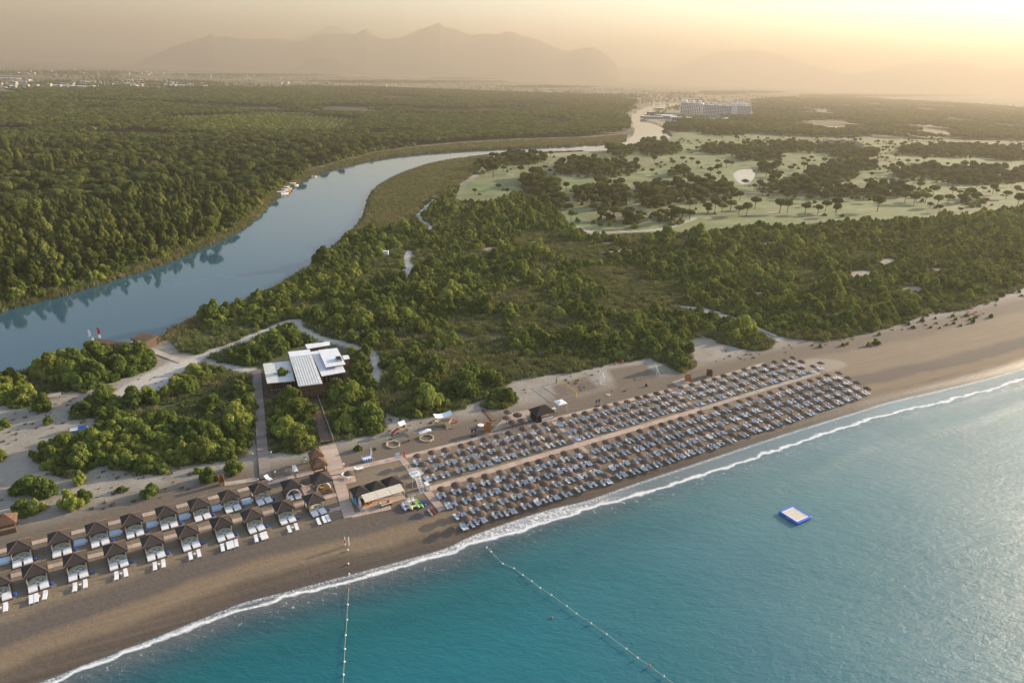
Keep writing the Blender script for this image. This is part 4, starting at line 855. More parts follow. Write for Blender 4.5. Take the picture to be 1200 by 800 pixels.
for k_ in (12, 30, 4):
    me = LNG[0].copy(); me.materials[0] = M_WHITE; me.name = 'white_lounger'; WLNG.append(me)
TH2 = R(29.8); BIN = MB().tube((0, 0, 0), (0, 0, .5), .24, .30, 10).mesh('towel_bag', M_BLUE)
for row, lst in (('front', FRONTC), ('back', BACKC)):
    for i, (px, py) in enumerate(lst):
        p = P(px, py - 4, G0 + 2.9); c_ = cab0 if not used0 else copy_tree(cab0); used0 = True; z = gz(p.x, p.y)
        c_.location = (p.x, p.y, z); c_.rotation_euler = (0, 0, TH2 + R(6) + random.uniform(-.05, .05)); nth = 'dark roofed cabana cut by the left edge of the front row' if (row == 'front' and i == 0) else f'dark roofed cabana with two white beds, {ORD[i - (row == "front")]} full one in {row} row'
        tag(c_, nth, 'cabana', 'dark roofed cabanas in two rows')
        q = W(2.15, -2.6, p, TH2 + R(6)); obj('towel_bag', BIN, loc=(q[0], q[1], z), label=f'blue round bag right of the {ORD[i]} {row} row cabana', cat='bag', group='blue bags beside the cabana beds')
        if row == 'front':
            xs = [(-.75, .75), (-1.1, -.35, .95), (-.8, .8), (-.75, .75), (-.7, .75), (-.75, .75), (-1.3, -.2, .5, 1.3), (-.9, .3, 1.0), (-.75, .75), (-1.1, .1, .95)][i]
            for j, dx in enumerate(xs):
                q = W(dx, -5.3, p, TH2 + R(6)); o = obj('white_lounger', WLNG[0], loc=(q[0], q[1], z), rz=TH2 + random.uniform(-.07, .07), label=f'{ORD[j]} white lounger from left before front row cabana number {i + 1} from left', cat='lounger', group='white loungers in front of the cabanas'); o.scale = (1.05, 1.05, 1)
            q = W(.02, -5.2, p, TH2 + R(6)); obj('side_table', TBL, loc=(q[0], q[1], z), rz=TH2, label=f'little white table in front of the {ORD[i]} front row cabana', cat='table', group='little white tables in front of the cabanas')
DBED = MB().box(-.95, -.8, .12, .95, .8, .42).mesh('mattress', M_LBLUE); DFR = MB().box(-1.0, -.85, 0, 1.0, .85, .14).box(.98, -.5, 0, 1.35, .1, .4).mesh('frame', M_WPAINT)
for i, (px, py) in enumerate([(4, 656), (93, 634), (134.5, 623.3), (177.5, 613), (215.5, 604), (253.8, 593.8), (289, 586)]):
    p = P(px, py, G0 + .4); o = empty('daybed', (p.x, p.y, gz(p.x, p.y)), TH2, f'low light blue daybed, {ORD[i]} from the left in the back cabana row', 'daybed', 'light blue daybeds between the back cabanas'); obj('mattress', DBED, o); obj('frame', DFR, o)
# two special pavilions at the right end of the back row
for px, py, lb, bed in ((341, 565, 'black tented cabana with arched white drapes and two white beds', True), (376, 557.5, 'large black tented cabana with arched white drapes and wooden bench', False)):
    p = P(px, py, G0 + 2.9); o = empty('pavilion', (p.x, p.y, gz(p.x, p.y)), TH2, lb, 'cabana'); s_ = 4.0 if bed else 4.4
    pyramid(MB(), 0, 0, s_, 2.45, 3.9).obj('roof', M_DTHATCH, o); MB().box(-1.9, -3.2, .05, 1.9, 1.9, .2).obj('platform', M_WOOD if not bed else M_DWOOD, o)
    for sx in (-1, 1):
        for sy in (-1, 1): MB().tube((sx * 1.7, sy * 1.7, 0), (sx * 1.7, sy * 1.7, 2.42), .08).obj('post', M_WOOD, o)
    a_ = MB()
    for k in range(12):
        t0, t1 = math.pi * k / 12, math.pi * (k + 1) / 12
        a_.tube((1.5 * math.cos(t0), -1.9, .3 + 1.9 * math.sin(t0)), (1.5 * math.cos(t1), -1.9, .3 + 1.9 * math.sin(t1)), .16, .16, 6)
    a_.obj('arched_drape', M_WHITE, o)
    if bed:
        for sx in (-.8, .8): MB().box(sx - .6, -3.1, .2, sx + .6, -1.3, .5).obj('mattress', M_WHITE, o)
    else:
        MB().box(-1.6, -3.1, .2, 1.6, -2.2, .6).obj('bench', M_WOOD, o)
        for sx in (-.8, .8): MB().cbox(sx, -2.7, .66, .9, .6, .12).obj('seat_cushion', M_DWOOD, o)
        MB().cbox(-.2, -1.2, .7, .9, .7, .2).obj('cushion', M_YEL, o)

# ---- thatched huts and kiosk
def hut(px, py, s, lb, zt=3.0, m=M_BTHATCH, rz=TH, hip=.0, walls=True, name='thatched_hut', seed=0):
    p = P(px, py, G0 + zt); o = empty(name, (p.x, p.y, gz(p.x, p.y)), rz, lb, 'hut'); random.seed(seed); h = s / 2
    q = MB(); n = 7
    for k in range(n):       # shaggy courses of thatch
        f0 = 1 - k / n; f1 = 1 - (k + 1) / n; z0 = 2.3 + 1.7 * k / n; z1 = 2.3 + 1.7 * (k + 1) / n
        j = lambda: random.uniform(-.06, .06) * s / 4
        a = [(-h * f0 - hip + j(), -h * f0 + j(), z0), (h * f0 + hip + j(), -h * f0 + j(), z0), (h * f0 + hip + j(), h * f0 + j(), z0), (-h * f0 - hip + j(), h * f0 + j(), z0)]
        b_ = [(-h * f1 - hip, -h * f1, z1 + .06), (h * f1 + hip, -h * f1, z1 + .06), (h * f1 + hip, h * f1, z1 + .06), (-h * f1 - hip, h * f1, z1 + .06)]
        q.add(a + b_, [(3, 2, 1, 0), (4, 5, 6, 7), (0, 1, 5, 4), (1, 2, 6, 5), (2, 3, 7, 6), (3, 0, 4, 7)])
    q.obj('thatched_roof', m, o)
    for sx in (-1, 1):
        for sy in (-1, 1): MB().tube((sx * (h * .8 + hip), sy * h * .8, 0), (sx * (h * .8 + hip), sy * h * .8, 2.35), .09).obj('post', M_WOOD, o)
    if walls: MB().box(-h * .75 - hip, -h * .78, 0, h * .75 + hip, -h * .7, 1.0).box(-h * .75 - hip, h * .5, 0, h * .75 + hip, h * .58, 2.2).obj('counter', M_WOOD, o)
    return o
hut(370, 529.5, 3.3, 'brown thatched hut, upper one of two beside the wide deck', seed=1); hut(373, 539.5, 3.7, 'brown thatched hut, lower one of two beside the wide deck', seed=2)
hut(5, 606, 4.0, 'brown thatched hut cut by the left edge of the picture', seed=3)
o = hut(635, 478.5, 4.6, 'thatched kiosk with white counter behind the parasols', hip=.8, m=M_DTHATCH, name='kiosk', seed=4); MB().box(-1.2, -2.2, 0, 2.4, -2.05, 1.1).obj('white_counter', M_WPAINT, o); MB().box(-2.6, -1.9, 0, -1.3, 1.6, 2.2).obj('wall', M_DARK, o)
# white gazebo
p = P(656, 480, G0); o = empty('white_gazebo', (p.x, p.y, G0), TH, 'white square gazebo right of the thatched kiosk', 'gazebo')
pyramid(MB(), 0, 0, 2.9, 2.4, 2.85).obj('roof', M_WHITE, o)
for sx in (-1, 1):
    for sy in (-1, 1): MB().tube((sx * 1.35, sy * 1.35, 0), (sx * 1.35, sy * 1.35, 2.4), .06).obj('post', M_WPAINT, o)
p = P(649, 482, G0); MB().cbox(0, 0, .5, 1.0, .8, .9).cbox(0, 0, 1.0, 1.1, .9, .1).obj('ice_cream_freezer', M_WPAINT, loc=(p.x, p.y, G0), rz=TH, label='white chest between the kiosk and the white gazebo', cat='freezer')

# ---- beach bar
pL, pR = P(421.6, 572.5, G0 + 3), P(459.7, 561.5, G0 + 3); thb = math.atan2(pR.y - pL.y, pR.x - pL.x); ctr = (pL + pR) / 2; Lb = (pR - pL).length / 2
o = empty('beach_bar', (ctr.x, ctr.y, G0), thb, 'beach bar with three black pyramid roofs and a cream awning', 'bar')
for k in (-1, 0, 1): pyramid(MB(), k * Lb, 0, 3.7 if k else 3.68, 2.5 + .01 * k, 3.9).obj('roof', M_DTHATCH, o)
for k in range(4):
    x = -1.5 * Lb + k * Lb
    for y in (-1.6, 1.6): MB().tube((x, y, 0), (x, y, 2.4), .08).obj('post', M_WOOD, o)
for k in (-1, 0, 1):
    x = k * 3.05 + .3; MB().add([(x - 1.5, -4.4, 2.2), (x + 1.5, -4.4, 2.2), (x + 1.5, -1.95, 2.65), (x - 1.5, -1.95, 2.65), (x - 1.5, -4.4, 2.26), (x + 1.5, -4.4, 2.26), (x + 1.5, -1.95, 2.71), (x - 1.5, -1.95, 2.71)],
        [(0, 3, 2, 1), (4, 5, 6, 7), (0, 1, 5, 4), (1, 2, 6, 5), (2, 3, 7, 6), (3, 0, 4, 7)]).obj('awning', M_CREAM, o)
for x in (-4.2, -1.2, 1.8, 4.8): MB().tube((x, -4.3, 0), (x, -4.3, 2.2), .04).obj('awning_post', M_WPAINT, o)
MB().box(-4.6, -1.5, 0, 4.6, -1.1, 1.1).obj('counter', M_DWOOD, o); MB().box(-5, 1.5, 0, 5, 1.62, 2.3).obj('back_wall', M_DWOOD, o); MB().box(-5.2, -4.2, 0, 5.2, 1.7, .06).obj('floor', M_DECK, o)
def board(px, py, L_, w, m, lb, name='paddle_board', cat='board', rz=None, z=.12, th=.12, lean=0):
    p = P(px, py, G0 + z); q = MB(); n = 12; ring = []
    for i in range(n):
        a = 2 * math.pi * i / n; ring.append((w / 2 * math.copysign(abs(math.sin(a)) ** .8, math.sin(a)), L_ / 2 * math.cos(a)))
    q.slab(ring, -th / 2, th / 2); q.slab([(x * .7, y * .8) for x, y in ring], th / 2, th / 2 + .03); oo = q.obj(name, m, loc=(p.x, p.y, G0 + z), rz=TH if rz is None else rz, label=lb, cat=cat); oo.rotation_euler[0] = lean; return oo
def kayak(px, py, m, lb, z=.25, L_=3.2, w=.8, rz=TH, seat=True):
    p = P(px, py, G0 + z); q = MB(); n = 9; K_ = 8; vs_ = []
    for i in range(n):
        t = i / (n - 1) * 2 - 1; ww = w / 2 * (1 - abs(t) ** 2.4) + .02; h = .17 * (1 - abs(t) ** 3) + .04
        for j in range(K_): a = 2 * math.pi * j / K_; vs_.append((ww * math.cos(a), t * L_ / 2, h * math.sin(a) + .12 * t * t))
    fs = [(i * K_ + j, i * K_ + (j + 1) % K_, (i + 1) * K_ + (j + 1) % K_, (i + 1) * K_ + j) for i in range(n - 1) for j in range(K_)]; q.add(vs_, fs)
    oo = q.obj('kayak', m, loc=(p.x, p.y, G0 + z), rz=rz, label=lb, cat='kayak', sm=True)
    if seat: MB().cbox(0, -.3, .15, .36, .5, .14).obj('seat', M_BLACK, oo)
    return oo
kayak(424.5, 588.5, M_RED, 'red kayak leaning out under the left end of the awning', .5, 2.8); kayak(427.5, 589.5, M_YEL, 'yellow kayak just right of the red one under the awning', .4, 2.8); kayak(430, 588, M_ORANGE, 'orange kayak at the left end of the awning', .5, 2.8)
kayak(437.5, 585.5, M_ORANGE, 'orange kayak lying crosswise under the middle of the awning', .5, 3.0, .9, TH + 1.4); kayak(440.5, 584, M_RED, 'red orange kayak stacked under the middle of the awning', .6, 2.6, .8, TH + 1.3)
board(415.4, 586.4, 3.0, .9, M_SKY, 'pale blue paddle board lying left of the beach bar', z=.1); board(418.3, 582.5, 2.6, .6, M_BLUE, 'blue paddle board standing against the beach bar corner', z=.9, lean=.9)
board(421.5, 588, 2.4, .5, M_WPAINT, 'white board between the blue boards and the kayaks', z=.9, lean=1.0)
p = P(452.5, 590, G0 + .5); o = empty('bar_table', (p.x, p.y, G0), thb, 'pale table with a red box in front of the beach bar', 'table'); MB().box(-1.3, -.5, .6, 1.3, .5, .68).obj('tabletop', M_CREAM, o); MB().box(-1.2, -.4, 0, -1.1, .4, .6).box(1.1, -.4, 0, 1.2, .4, .6).obj('leg', M_WOOD, o)
p2 = W(.5, 0, p, thb); MB().cbox(0, 0, .2, .45, .4, .4).cbox(0, 0, .44, .5, .45, .08).obj('red_box', M_RED, loc=(p2[0], p2[1], G0 + .68), rz=thb, label='red box standing on the pale table by the bar', cat='box')
p = P(444.6, 592, G0); MB().lathe([(.3, 0), (.36, .5), (.18, .9), (.02, 1.0)], 10).obj('yellow_buoy', M_YEL, loc=(p.x, p.y, G0), label='yellow buoy left of the pale table by the bar', cat='buoy')
# pedal boats on the sand
def pedalo(px, py, m, lb, s=1.0, rz=TH):
    p = P(px, py, G0 + .3); o = empty('pedal_boat', (p.x, p.y, gz(p.x, p.y)), rz, lb, 'pedal boat'); o.scale = (s, s, s)
    for sx in (-1, 1):
        q = MB(); K_ = 8; n = 8; vs_ = []
        for i in range(n):
            t = i / (n - 1) * 2 - 1; r = .27 * (1 - abs(t) ** 4 * .75)
            for j in range(K_): a = 2 * math.pi * j / K_; vs_.append((sx * .58 + r * math.cos(a), t * 1.45, .27 + r * math.sin(a) + .1 * max(0, -t) ** 2))
        q.add(vs_, [(i * K_ + j, i * K_ + (j + 1) % K_, (i + 1) * K_ + (j + 1) % K_, (i + 1) * K_ + j) for i in range(n - 1) for j in range(K_)] + [tuple(range(K_))[::-1], tuple(range((n - 1) * K_, n * K_))]); q.obj('pontoon', m, o, sm=True)
        MB().cbox(sx * .35, .45, .62, .5, .5, .12).cbox(sx * .35, .72, .85, .5, .1, .45).obj('seat', M_WPAINT, o)
    MB().box(-.5, -1.0, .34, .5, 1.0, .5).obj('deck', m, o); MB().tube((-.3, -.5, .62), (.3, -.5, .62), .09).cbox(0, -.2, .6, .1, .5, .2).obj('pedal_box', M_BLACK, o); return o
pedalo(475.6, 593.3, M_LILAC, 'lilac and white pedal boat, leftmost on the sand by the bar'); pedalo(483.2, 590.8, M_LIME, 'pale yellow pedal boat on the sand by the bar', 1.35)
kayak(491.3, 589.5, M_GREEN, 'lime green kayak on the sand right of the yellow pedal boat', .25, 4.2, .9, TH + .1); kayak(496.6, 589.5, M_BLUE, 'short blue kayak at the right end of the boats', .25, 2.6, .9, TH)
board(504, 600, 2.5, .55, M_PALED, 'pale rescue board lying beside the short boardwalk', z=.15); board(508, 598.8, 2.4, .5, M_RED, 'red and white rescue board beside the short boardwalk', z=.15)

# ---- lifeguard tower
p = P(487.5, 568, G0); o = empty('lifeguard_tower', (p.x, p.y, G0), TH, 'white lifeguard tower with stair beside the central boardwalk', 'lifeguard tower')
for sx in (-1, 1):
    for sy in (-1, 1): MB().tube((sx * 1.1, sy * .9 + .4, 0), (sx * .85, sy * .75 + .4, 2.6), .08).obj('leg', M_WPAINT, o)
MB().box(-1.2, -.7, 2.6, 1.2, 1.5, 2.75).obj('platform', M_WPAINT, o)
rl = MB()
for (ax, ay, bx, by) in ((-1.15, -.65, -1.15, 1.45), (1.15, -.65, 1.15, 1.45), (-1.15, 1.45, 1.15, 1.45), (.3, -.65, 1.15, -.65)):
    for zz_ in (3.15, 3.6): rl.tube((ax, ay, zz_), (bx, by, zz_), .035, None, 6)
for (ax, ay) in ((-1.15, -.65), (1.15, -.65), (-1.15, 1.45), (1.15, 1.45), (0, 1.45), (-1.15, .4), (1.15, .4)): rl.tube((ax, ay, 2.75), (ax, ay, 3.62), .04, None, 6)
rl.obj('railing', M_WPAINT, o)
MB().box(-.6, .3, 2.75, .6, .95, 3.3).box(-.6, .85, 3.3, .6, .97, 4.0).obj('seat', M_WHITE, o)
st = MB()
for k in range(8): st.box(-.45, -.75 - k * .36, 2.35 - k * .33, .45, -.5 - k * .36, 2.42 - k * .33)
st.obj('step', M_WPAINT, o)
for sx in (-.48, .48): MB().tube((sx, -.6, 2.55), (sx, -3.5, .05), .05).tube((sx, -.6, 3.4), (sx, -3.5, .9), .03).tube((sx, -3.5, 0), (sx, -3.5, .92), .03).obj('stair_rail', M_WPAINT, o)
MB().box(1.2, -3.2, 0, 2.1, -1.6, 1.3).obj('equipment_locker', M_WPAINT, o)
p = P(479.6, 556, G0); o = empty('flag', (p.x, p.y, G0), TH, 'small yellow flag on a pole behind the lifeguard tower', 'flag'); MB().tube((0, 0, 0), (0, 0, 2.6), .04).obj('pole', M_STEEL, o); MB().box(-.02, 0, 1.5, .02, .9, 2.5).obj('cloth', M_YEL, o)
def thinpost(px, py, h, m, name, lb, cat, cap=M_WPAINT, r=.07):
    p = P(px, py, G0); o = empty(name, (p.x, p.y, gz(p.x, p.y)), TH, lb, cat); MB().tube((0, 0, 0), (0, 0, h), r, r * .8).obj('post', m, o); MB().lathe([(r * 1.2, h), (r * 2.2, h + .1), (r * 2.2, h + .3), (.02, h + .4)], 10).obj('lamp_head', cap, o); return o
for px, py, lb in ((302.5, 566, 'white capped lamp left of the foot of the plank walkway'), (322.5, 557.5, 'white capped lamp right of the foot of the plank walkway'), (343, 556.5, 'white capped lamp behind the arched cabana'), (296.5, 536, 'small white lamp beside the middle of the plank walkway'), (318, 534, 'small white lamp on the right side of the plank walkway')):
    thinpost(px, py, .9, M_STEEL, 'path_lamp', lb, 'lamp')
thinpost(402.6, 549, 1.1, M_ORANGE, 'marker_post', 'orange post with white top at the boardwalk corner', 'post', r=.12); thinpost(474, 534.5, 1.0, M_RED, 'marker_post', 'dark red post at the end of the boardwalk behind the bar', 'post', M_RED, .14)
# white seats at the foot of the plank walkway, sunbeds by the lone parasol
for px, py, rz, lb in ((313.5, 561, TH + .4, 'pair of white seats stacked at the foot of the plank walkway'), (404.3, 558.5, TH + .6, 'white sunbed on the left of the lone parasol behind the bar'), (419, 550.5, TH + 1.6, 'white sunbed on the right of the lone parasol behind the bar'), (345.5, 550, TH, 'white sunbed beside the thatched huts')):
    p = P(px, py, G0 + .2); o = obj('white_lounger', WLNG[0], loc=(p.x, p.y, G0 + .1), rz=rz, label=lb, cat='lounger'); o.scale = (1.5, 1.1, 1.3)
# blue and white stand with upright sail
def stand(px, py, lb, sail=True):
    p = P(px, py, G0); o = empty('towel_stand', (p.x, p.y, G0), TH, lb, 'stand')
    MB().box(-1.1, -.6, .1, 1.1, .6, .8).obj('body', M_LBLUE, o)
    for k in range(4): MB().box(-1.12 + k * .6, -.64, .15, -.82 + k * .6, -.6, .82).obj('stripe', M_BLUE, o)
    MB().box(-1.2, .5, 0, -1.1, .65, 1.3).box(1.1, .5, 0, 1.2, .65, 1.3).obj('side_panel', M_WPAINT, o)
    if sail: MB().add([(1.0, .55, .8), (1.5, .55, .8), (1.45, .55, 2.6), (1.15, .55, 3.0), (1.0, .61, .8), (1.5, .61, .8), (1.45, .61, 2.6), (1.15, .61, 3.0)], [(0, 1, 2, 3), (7, 6, 5, 4), (0, 4, 5, 1), (1, 5, 6, 2), (2, 6, 7, 3), (3, 7, 4, 0)]).obj('sail', M_WHITE, o)
    return o
stand(430.4, 539.5, 'blue and white striped stand with upright white sail'); 
p = P(466, 537, G0); MB().box(-.6, -.03, .3, .6, .03, 1.5).box(-.5, -.02, 0, -.45, .02, .3).box(.45, -.02, 0, .5, .02, .3).obj('notice_board', M_LBLUE, loc=(p.x, p.y, G0 + .06), rz=TH, label='small pale blue notice board on the boardwalk corner', cat='sign')

# ---- playground
def slide(o, x0, z0, x1, m=M_RED, y=0, w=.5):
    q = MB(); q.add([(x0, y - w / 2, z0), (x0, y + w / 2, z0), (x1, y + w / 2, .15), (x1, y - w / 2, .15), (x0, y - w / 2, z0 - .08), (x0, y + w / 2, z0 - .08), (x1, y + w / 2, .07), (x1, y - w / 2, .07)], [(0, 1, 2, 3), (7, 6, 5, 4), (0, 4, 5, 1), (1, 5, 6, 2), (2, 6, 7, 3), (3, 7, 4, 0)])
    for s_ in (-1, 1): q.tube((x0, y + s_ * w / 2, z0 + .12), (x1, y + s_ * w / 2, .25), .06, None, 6)
    q.obj('slide', m, o)
M_PALEW = mat('pale_play_timber', (.50, .40, .28), .8, .25, 3, .3, .2, (1, 1, 1))
p = P(470, 505, G0); o = empty('play_hut', (p.x, p.y, G0), TH + .2, 'small play hut with white roof and red slide', 'playhouse')
for sx in (-1, 1):
    for sy in (-1, 1): MB().tube((sx * .8, sy * .8, 0), (sx * .7, sy * .7, 2.3), .08).obj('leg', M_PALEW, o)
MB().box(-.85, -.85, 1.0, .85, .85, 1.12).obj('platform', M_PALEW, o)
MB().add([(-1.0, -1.0, 2.2), (1.0, -1.0, 2.2), (1.0, 1.0, 2.2), (-1.0, 1.0, 2.2), (-1.0, 0, 3.0), (1.0, 0, 3.0)], [(0, 1, 5, 4), (2, 3, 4, 5), (1, 2, 5), (3, 0, 4), (3, 2, 1, 0)]).obj('roof', M_WHITE, o)
slide(o, -.85, 1.1, -3.0); MB().box(.75, -.8, 1.12, .85, .1, 1.8).obj('red_panel', M_RED, o); q = MB()
for k in range(5): q.cbox(.1, -1.0 - k * .22, .95 - k * .2, .6, .16, .06)
q.tube((-.25, -.9, 1.05), (-.25, -2.0, .02), .05).tube((.45, -.9, 1.05), (.45, -2.0, .02), .05).obj('ladder', M_PALEW, o)
q = W(2.2, -.3, p); 
def ring(name, px, py, r, n, lb, cat, h=.3):
    p = P(px, py, G0); o = empty(name, (p.x, p.y, G0), TH, lb, cat)
    for k in range(n):
        a, b_ = 2 * math.pi * k / n, 2 * math.pi * (k + 1) / n; e = .03
        MB().slab([(r * math.cos(a + e), r * math.sin(a + e)), (r * math.cos(b_ - e), r * math.sin(b_ - e)), ((r - .35) * math.cos(b_ - e), (r - .35) * math.sin(b_ - e)), ((r - .35) * math.cos(a + e), (r - .35) * math.sin(a + e))], 0, h).obj('edge_beam', M_PALEW, o)
    return o
ring('sandpit', 460.8, 521, 1.95, 6, 'hexagonal timber sandpit below the play hut', 'sandpit')
o = ring('shaded_sandpit', 500, 513.5, 2.0, 8, 'boat shaped sandpit with a white shade sail', 'sandpit')
MB().add([(-1.9, .2, 1.6), (1.6, .4, 1.7), (1.8, 1.5, 1.6), (-1.6, 1.5, 1.6), (.4, .9, 2.3), (-1.9, .2, 1.54), (1.6, .4, 1.64), (1.8, 1.5, 1.54), (-1.6, 1.5, 1.54)], [(0, 1, 4), (1, 2, 4), (2, 3, 4), (3, 0, 4), (8, 7, 6, 5), (0, 5, 6, 1), (1, 6, 7, 2), (2, 7, 8, 3), (3, 8, 5, 0)]).obj('shade_sail', M_WHITE, o)
for a in ((-1.8, .3), (1.5, .5), (1.7, 1.4), (-1.5, 1.4)): MB().tube((a[0], a[1], 0), (a[0], a[1], 1.6), .05).obj('post', M_PALEW, o)
p = P(519, 497.5, G0); o = empty('play_ship', (p.x, p.y, G0), TH - .15, 'wooden play ship under a white canopy with red slide', 'playhouse')
q = MB(); n = 11; vs_ = []
for i in range(n):
    t = i / (n - 1) * 2 - 1; w = 1.25 * (1 - abs(t) ** 2.2) + .05; hh2 = 1.1 + .5 * t * t
    vs_ += [(t * 2.4, -w, hh2), (t * 2.3, -w * .7, .15), (t * 2.3, w * .7, .15), (t * 2.4, w, hh2)]
q.add(vs_, [(i * 4 + j, i * 4 + j + 1, i * 4 + 5 + j, i * 4 + 4 + j) for i in range(n - 1) for j in range(3)]); hb = q.obj('hull', M_PALEW, o)
sm_ = hb.modifiers.new('thickness', 'SOLIDIFY'); sm_.thickness = .1
MB().box(-1.8, -.9, .5, 1.8, .9, .6).obj('deck', M_PALEW, o)
for a in ((-1.9, -.8), (1.9, -.8), (-1.9, .8), (1.9, .8)): MB().tube((a[0], a[1], .4), (a[0], a[1], 2.9), .07).obj('mast', M_PALEW, o)
q = MB(); vs_ = []
for i in range(9):
    t = i / 8 * 2 - 1; z = 2.75 + .45 * t * t + .15 * t
    vs_ += [(t * 2.4, -1.15, z), (t * 2.4, 1.15, z + .1)]
q.add(vs_, [(i * 2, i * 2 + 2, i * 2 + 3, i * 2 + 1) for i in range(8)]); cb = q.obj('canopy', M_WHITE, o); s2 = cb.modifiers.new('thickness', 'SOLIDIFY'); s2.thickness = .05
slide(o, 2.1, 1.3, 4.3, y=.3); q = MB()
for k in range(6): q.cbox(.8, -1.2 - k * .3, 1.1 - k * .19, .9, .22, .06)
q.tube((.3, -1.1, 1.2), (.3, -2.9, .05), .06).tube((1.3, -1.1, 1.2), (1.3, -2.9, .05), .06).obj('ladder', M_PALEW, o)

# ---- showers, booths, racks
def booth(px, py, lb, m=M_WOOD, w=1.6, h=2.2, th=TH + .9, name='changing_booth'):
    p = P(px, py, G0); o = empty(name, (p.x, p.y, G0), th, lb, 'booth')
    for (x0, y0, x1, y1) in ((-w / 2, -w / 2, -w / 2 + .08, w / 2), (w / 2 - .08, -w / 2, w / 2, w / 2), (-w / 2 + .082, w / 2 - .08, w / 2 - .082, w / 2)): 
        q = MB(); k = 6; hz_ = (h - .25) / k
        for j in range(k): q.box(x0, y0, .25 + j * hz_ + .02, x1, y1, .25 + (j + 1) * hz_)
        q.obj('wall_panel', m, o)
    for sx in (-1, 1):
        for sy in (-1, 1): MB().tube((sx * w / 2, sy * w / 2, 0), (sx * w / 2, sy * w / 2, h + .1), .06).obj('post', m, o)
    return o
M_RUST = mat('orange_brown_timber', (.36, .17, .06), .8, .35, 3, .4)
booth(571.5, 506, 'orange brown timber changing booth right of the play area', M_RUST, 1.7, 2.6); booth(806, 446.5, 'orange brown timber booth behind the pale platform', M_RUST, 1.7, 2.0); booth(831, 440.5, 'dark grey and brown booth farther along the back boardwalk', M_DWOOD, 1.6, 2.0); booth(260, 567.5, 'narrow reddish timber shower hut by the short plank path', M_RUST, 1.0, 2.3, TH, 'shower_hut')
def rack(px, py, lb, n=2):
    p = P(px, py, G0); o = empty('shower', (p.x, p.y, G0), TH, lb, 'shower'); MB().box(-.9, -.5, 0, .9, .5, .06).obj('base', M_BLACK, o)
    for k in range(n):
        x = -.5 + k * 1.0 if n > 1 else 0; MB().tube((x, 0, 0), (x, 0, 2.3), .06).tube((x, 0, 2.3), (x, -.45, 2.3), .05).obj('pipe', M_BLACK, o); MB().box(x - .25, -.06, 1.3, x + .25, .06, 2.0).obj('panel', M_DBLUE, o); MB().lathe([(.16, 2.2), (.16, 2.28)], 10, (x, -.45, 0)).obj('shower_head', M_BLACK, o)
    return o
rack(555, 511, 'blue panelled double shower left of the timber booth'); rack(568, 481, 'single dark shower post at the top of the ramp', 1); rack(700, 476, 'blue panelled double shower behind the middle parasols')
p = P(563.5, 500, G0); MB().lathe([(.85, .5), (.95, .53), (.95, .6), (.02, .62)], 16).tube((0, 0, 0), (0, 0, .5), .1).obj('round_table', M_WPAINT, loc=(p.x, p.y, G0), label='round white table left of the timber booth', cat='table')
p = P(712.4, 462.6, G0); MB().lathe([(.8, 0), (.9, .05), (.7, .12), (.02, .14)], 14).obj('round_cover', M_STONE, loc=(p.x, p.y, G0), label='round pale cover lying on the sand below the net', cat='cover')
p = P(757.3, 452.5, G0); MB().lathe([(.3, 0), (.34, .7), (.36, .75), (.02, .85)], 12).obj('waste_bin', M_BLACK, loc=(p.x, p.y, G0), label='small black bin on the sand below the far goal', cat='bin')
for px, py, lb in ((721, 427, 'orange jug shaped float left on the sand above the pitch'), (729.5, 424.5, 'smaller orange float right of the first one above the pitch')):
    p = P(px, py, G0); MB().lathe([(.3, 0), (.34, .3), (.22, .7), (.05, .95), (.02, 1.0)], 10).obj('orange_float', M_ORANGE, loc=(p.x, p.y, G0), label=lb, cat='float')
p = P(356, 542, G0); o = empty('water_toys', (p.x, p.y, G0), TH, 'blue and yellow rack of water toys left of the thatched huts', 'rack')
MB().tube((-.6, 0, 0), (-.4, 0, 1.2), .05).tube((.6, 0, 0), (.4, 0, 1.2), .05).tube((-.5, 0, 1.0), (.5, 0, 1.0), .05).obj('stand', M_STEEL, o); MB().lathe([(.5, .9), (.6, 1.1), (.5, 1.3)], 12, (.2, 0, 0)).obj('blue_ring', M_SKY, o); MB().lathe([(.35, .3), (.42, .45), (.35, .6)], 12, (-.3, -.3, 0)).obj('yellow_ring', M_YEL, o)
# ---- courts
def net(a, b_, lb, h=2.3):
    A_, B_ = P(*a), P(*b_); d = B_ - A_; L_ = d.length; th = math.atan2(d.y, d.x); c_ = (A_ + B_) / 2; o = empty('volleyball_net', (c_.x, c_.y, G0), th, lb, 'net')
    for s_ in (-1, 1): MB().tube((s_ * L_ / 2, 0, 0), (s_ * L_ / 2, 0, h + .1), .09).lathe([(.2, 0), (.2, 1.4)], 8, (s_ * L_ / 2, 0, 0)).obj('post', M_YEL if s_ > 0 else M_WOOD, o)
    q = MB()
    for z in (h, h - .95): q.box(-L_ / 2, -.02, z - .06, L_ / 2, .02, z + .06)
    q.obj('net_band', M_YEL, o); q = MB(); n = int(L_ / .5)
    for k in range(n): x = -L_ / 2 + (k + .5) * L_ / n; q.box(x - .012, -.01, h - .9, x + .012, .01, h - .06)
    for k in range(1, 4): q.box(-L_ / 2, -.012, h - .9 + k * .2 - .01, L_ / 2, .012, h - .9 + k * .2 + .01)
    q.obj('mesh', M_CREAM, o); return o
net((652, 448.5), (674.5, 464.5), 'yellow banded volleyball net on the sand court')
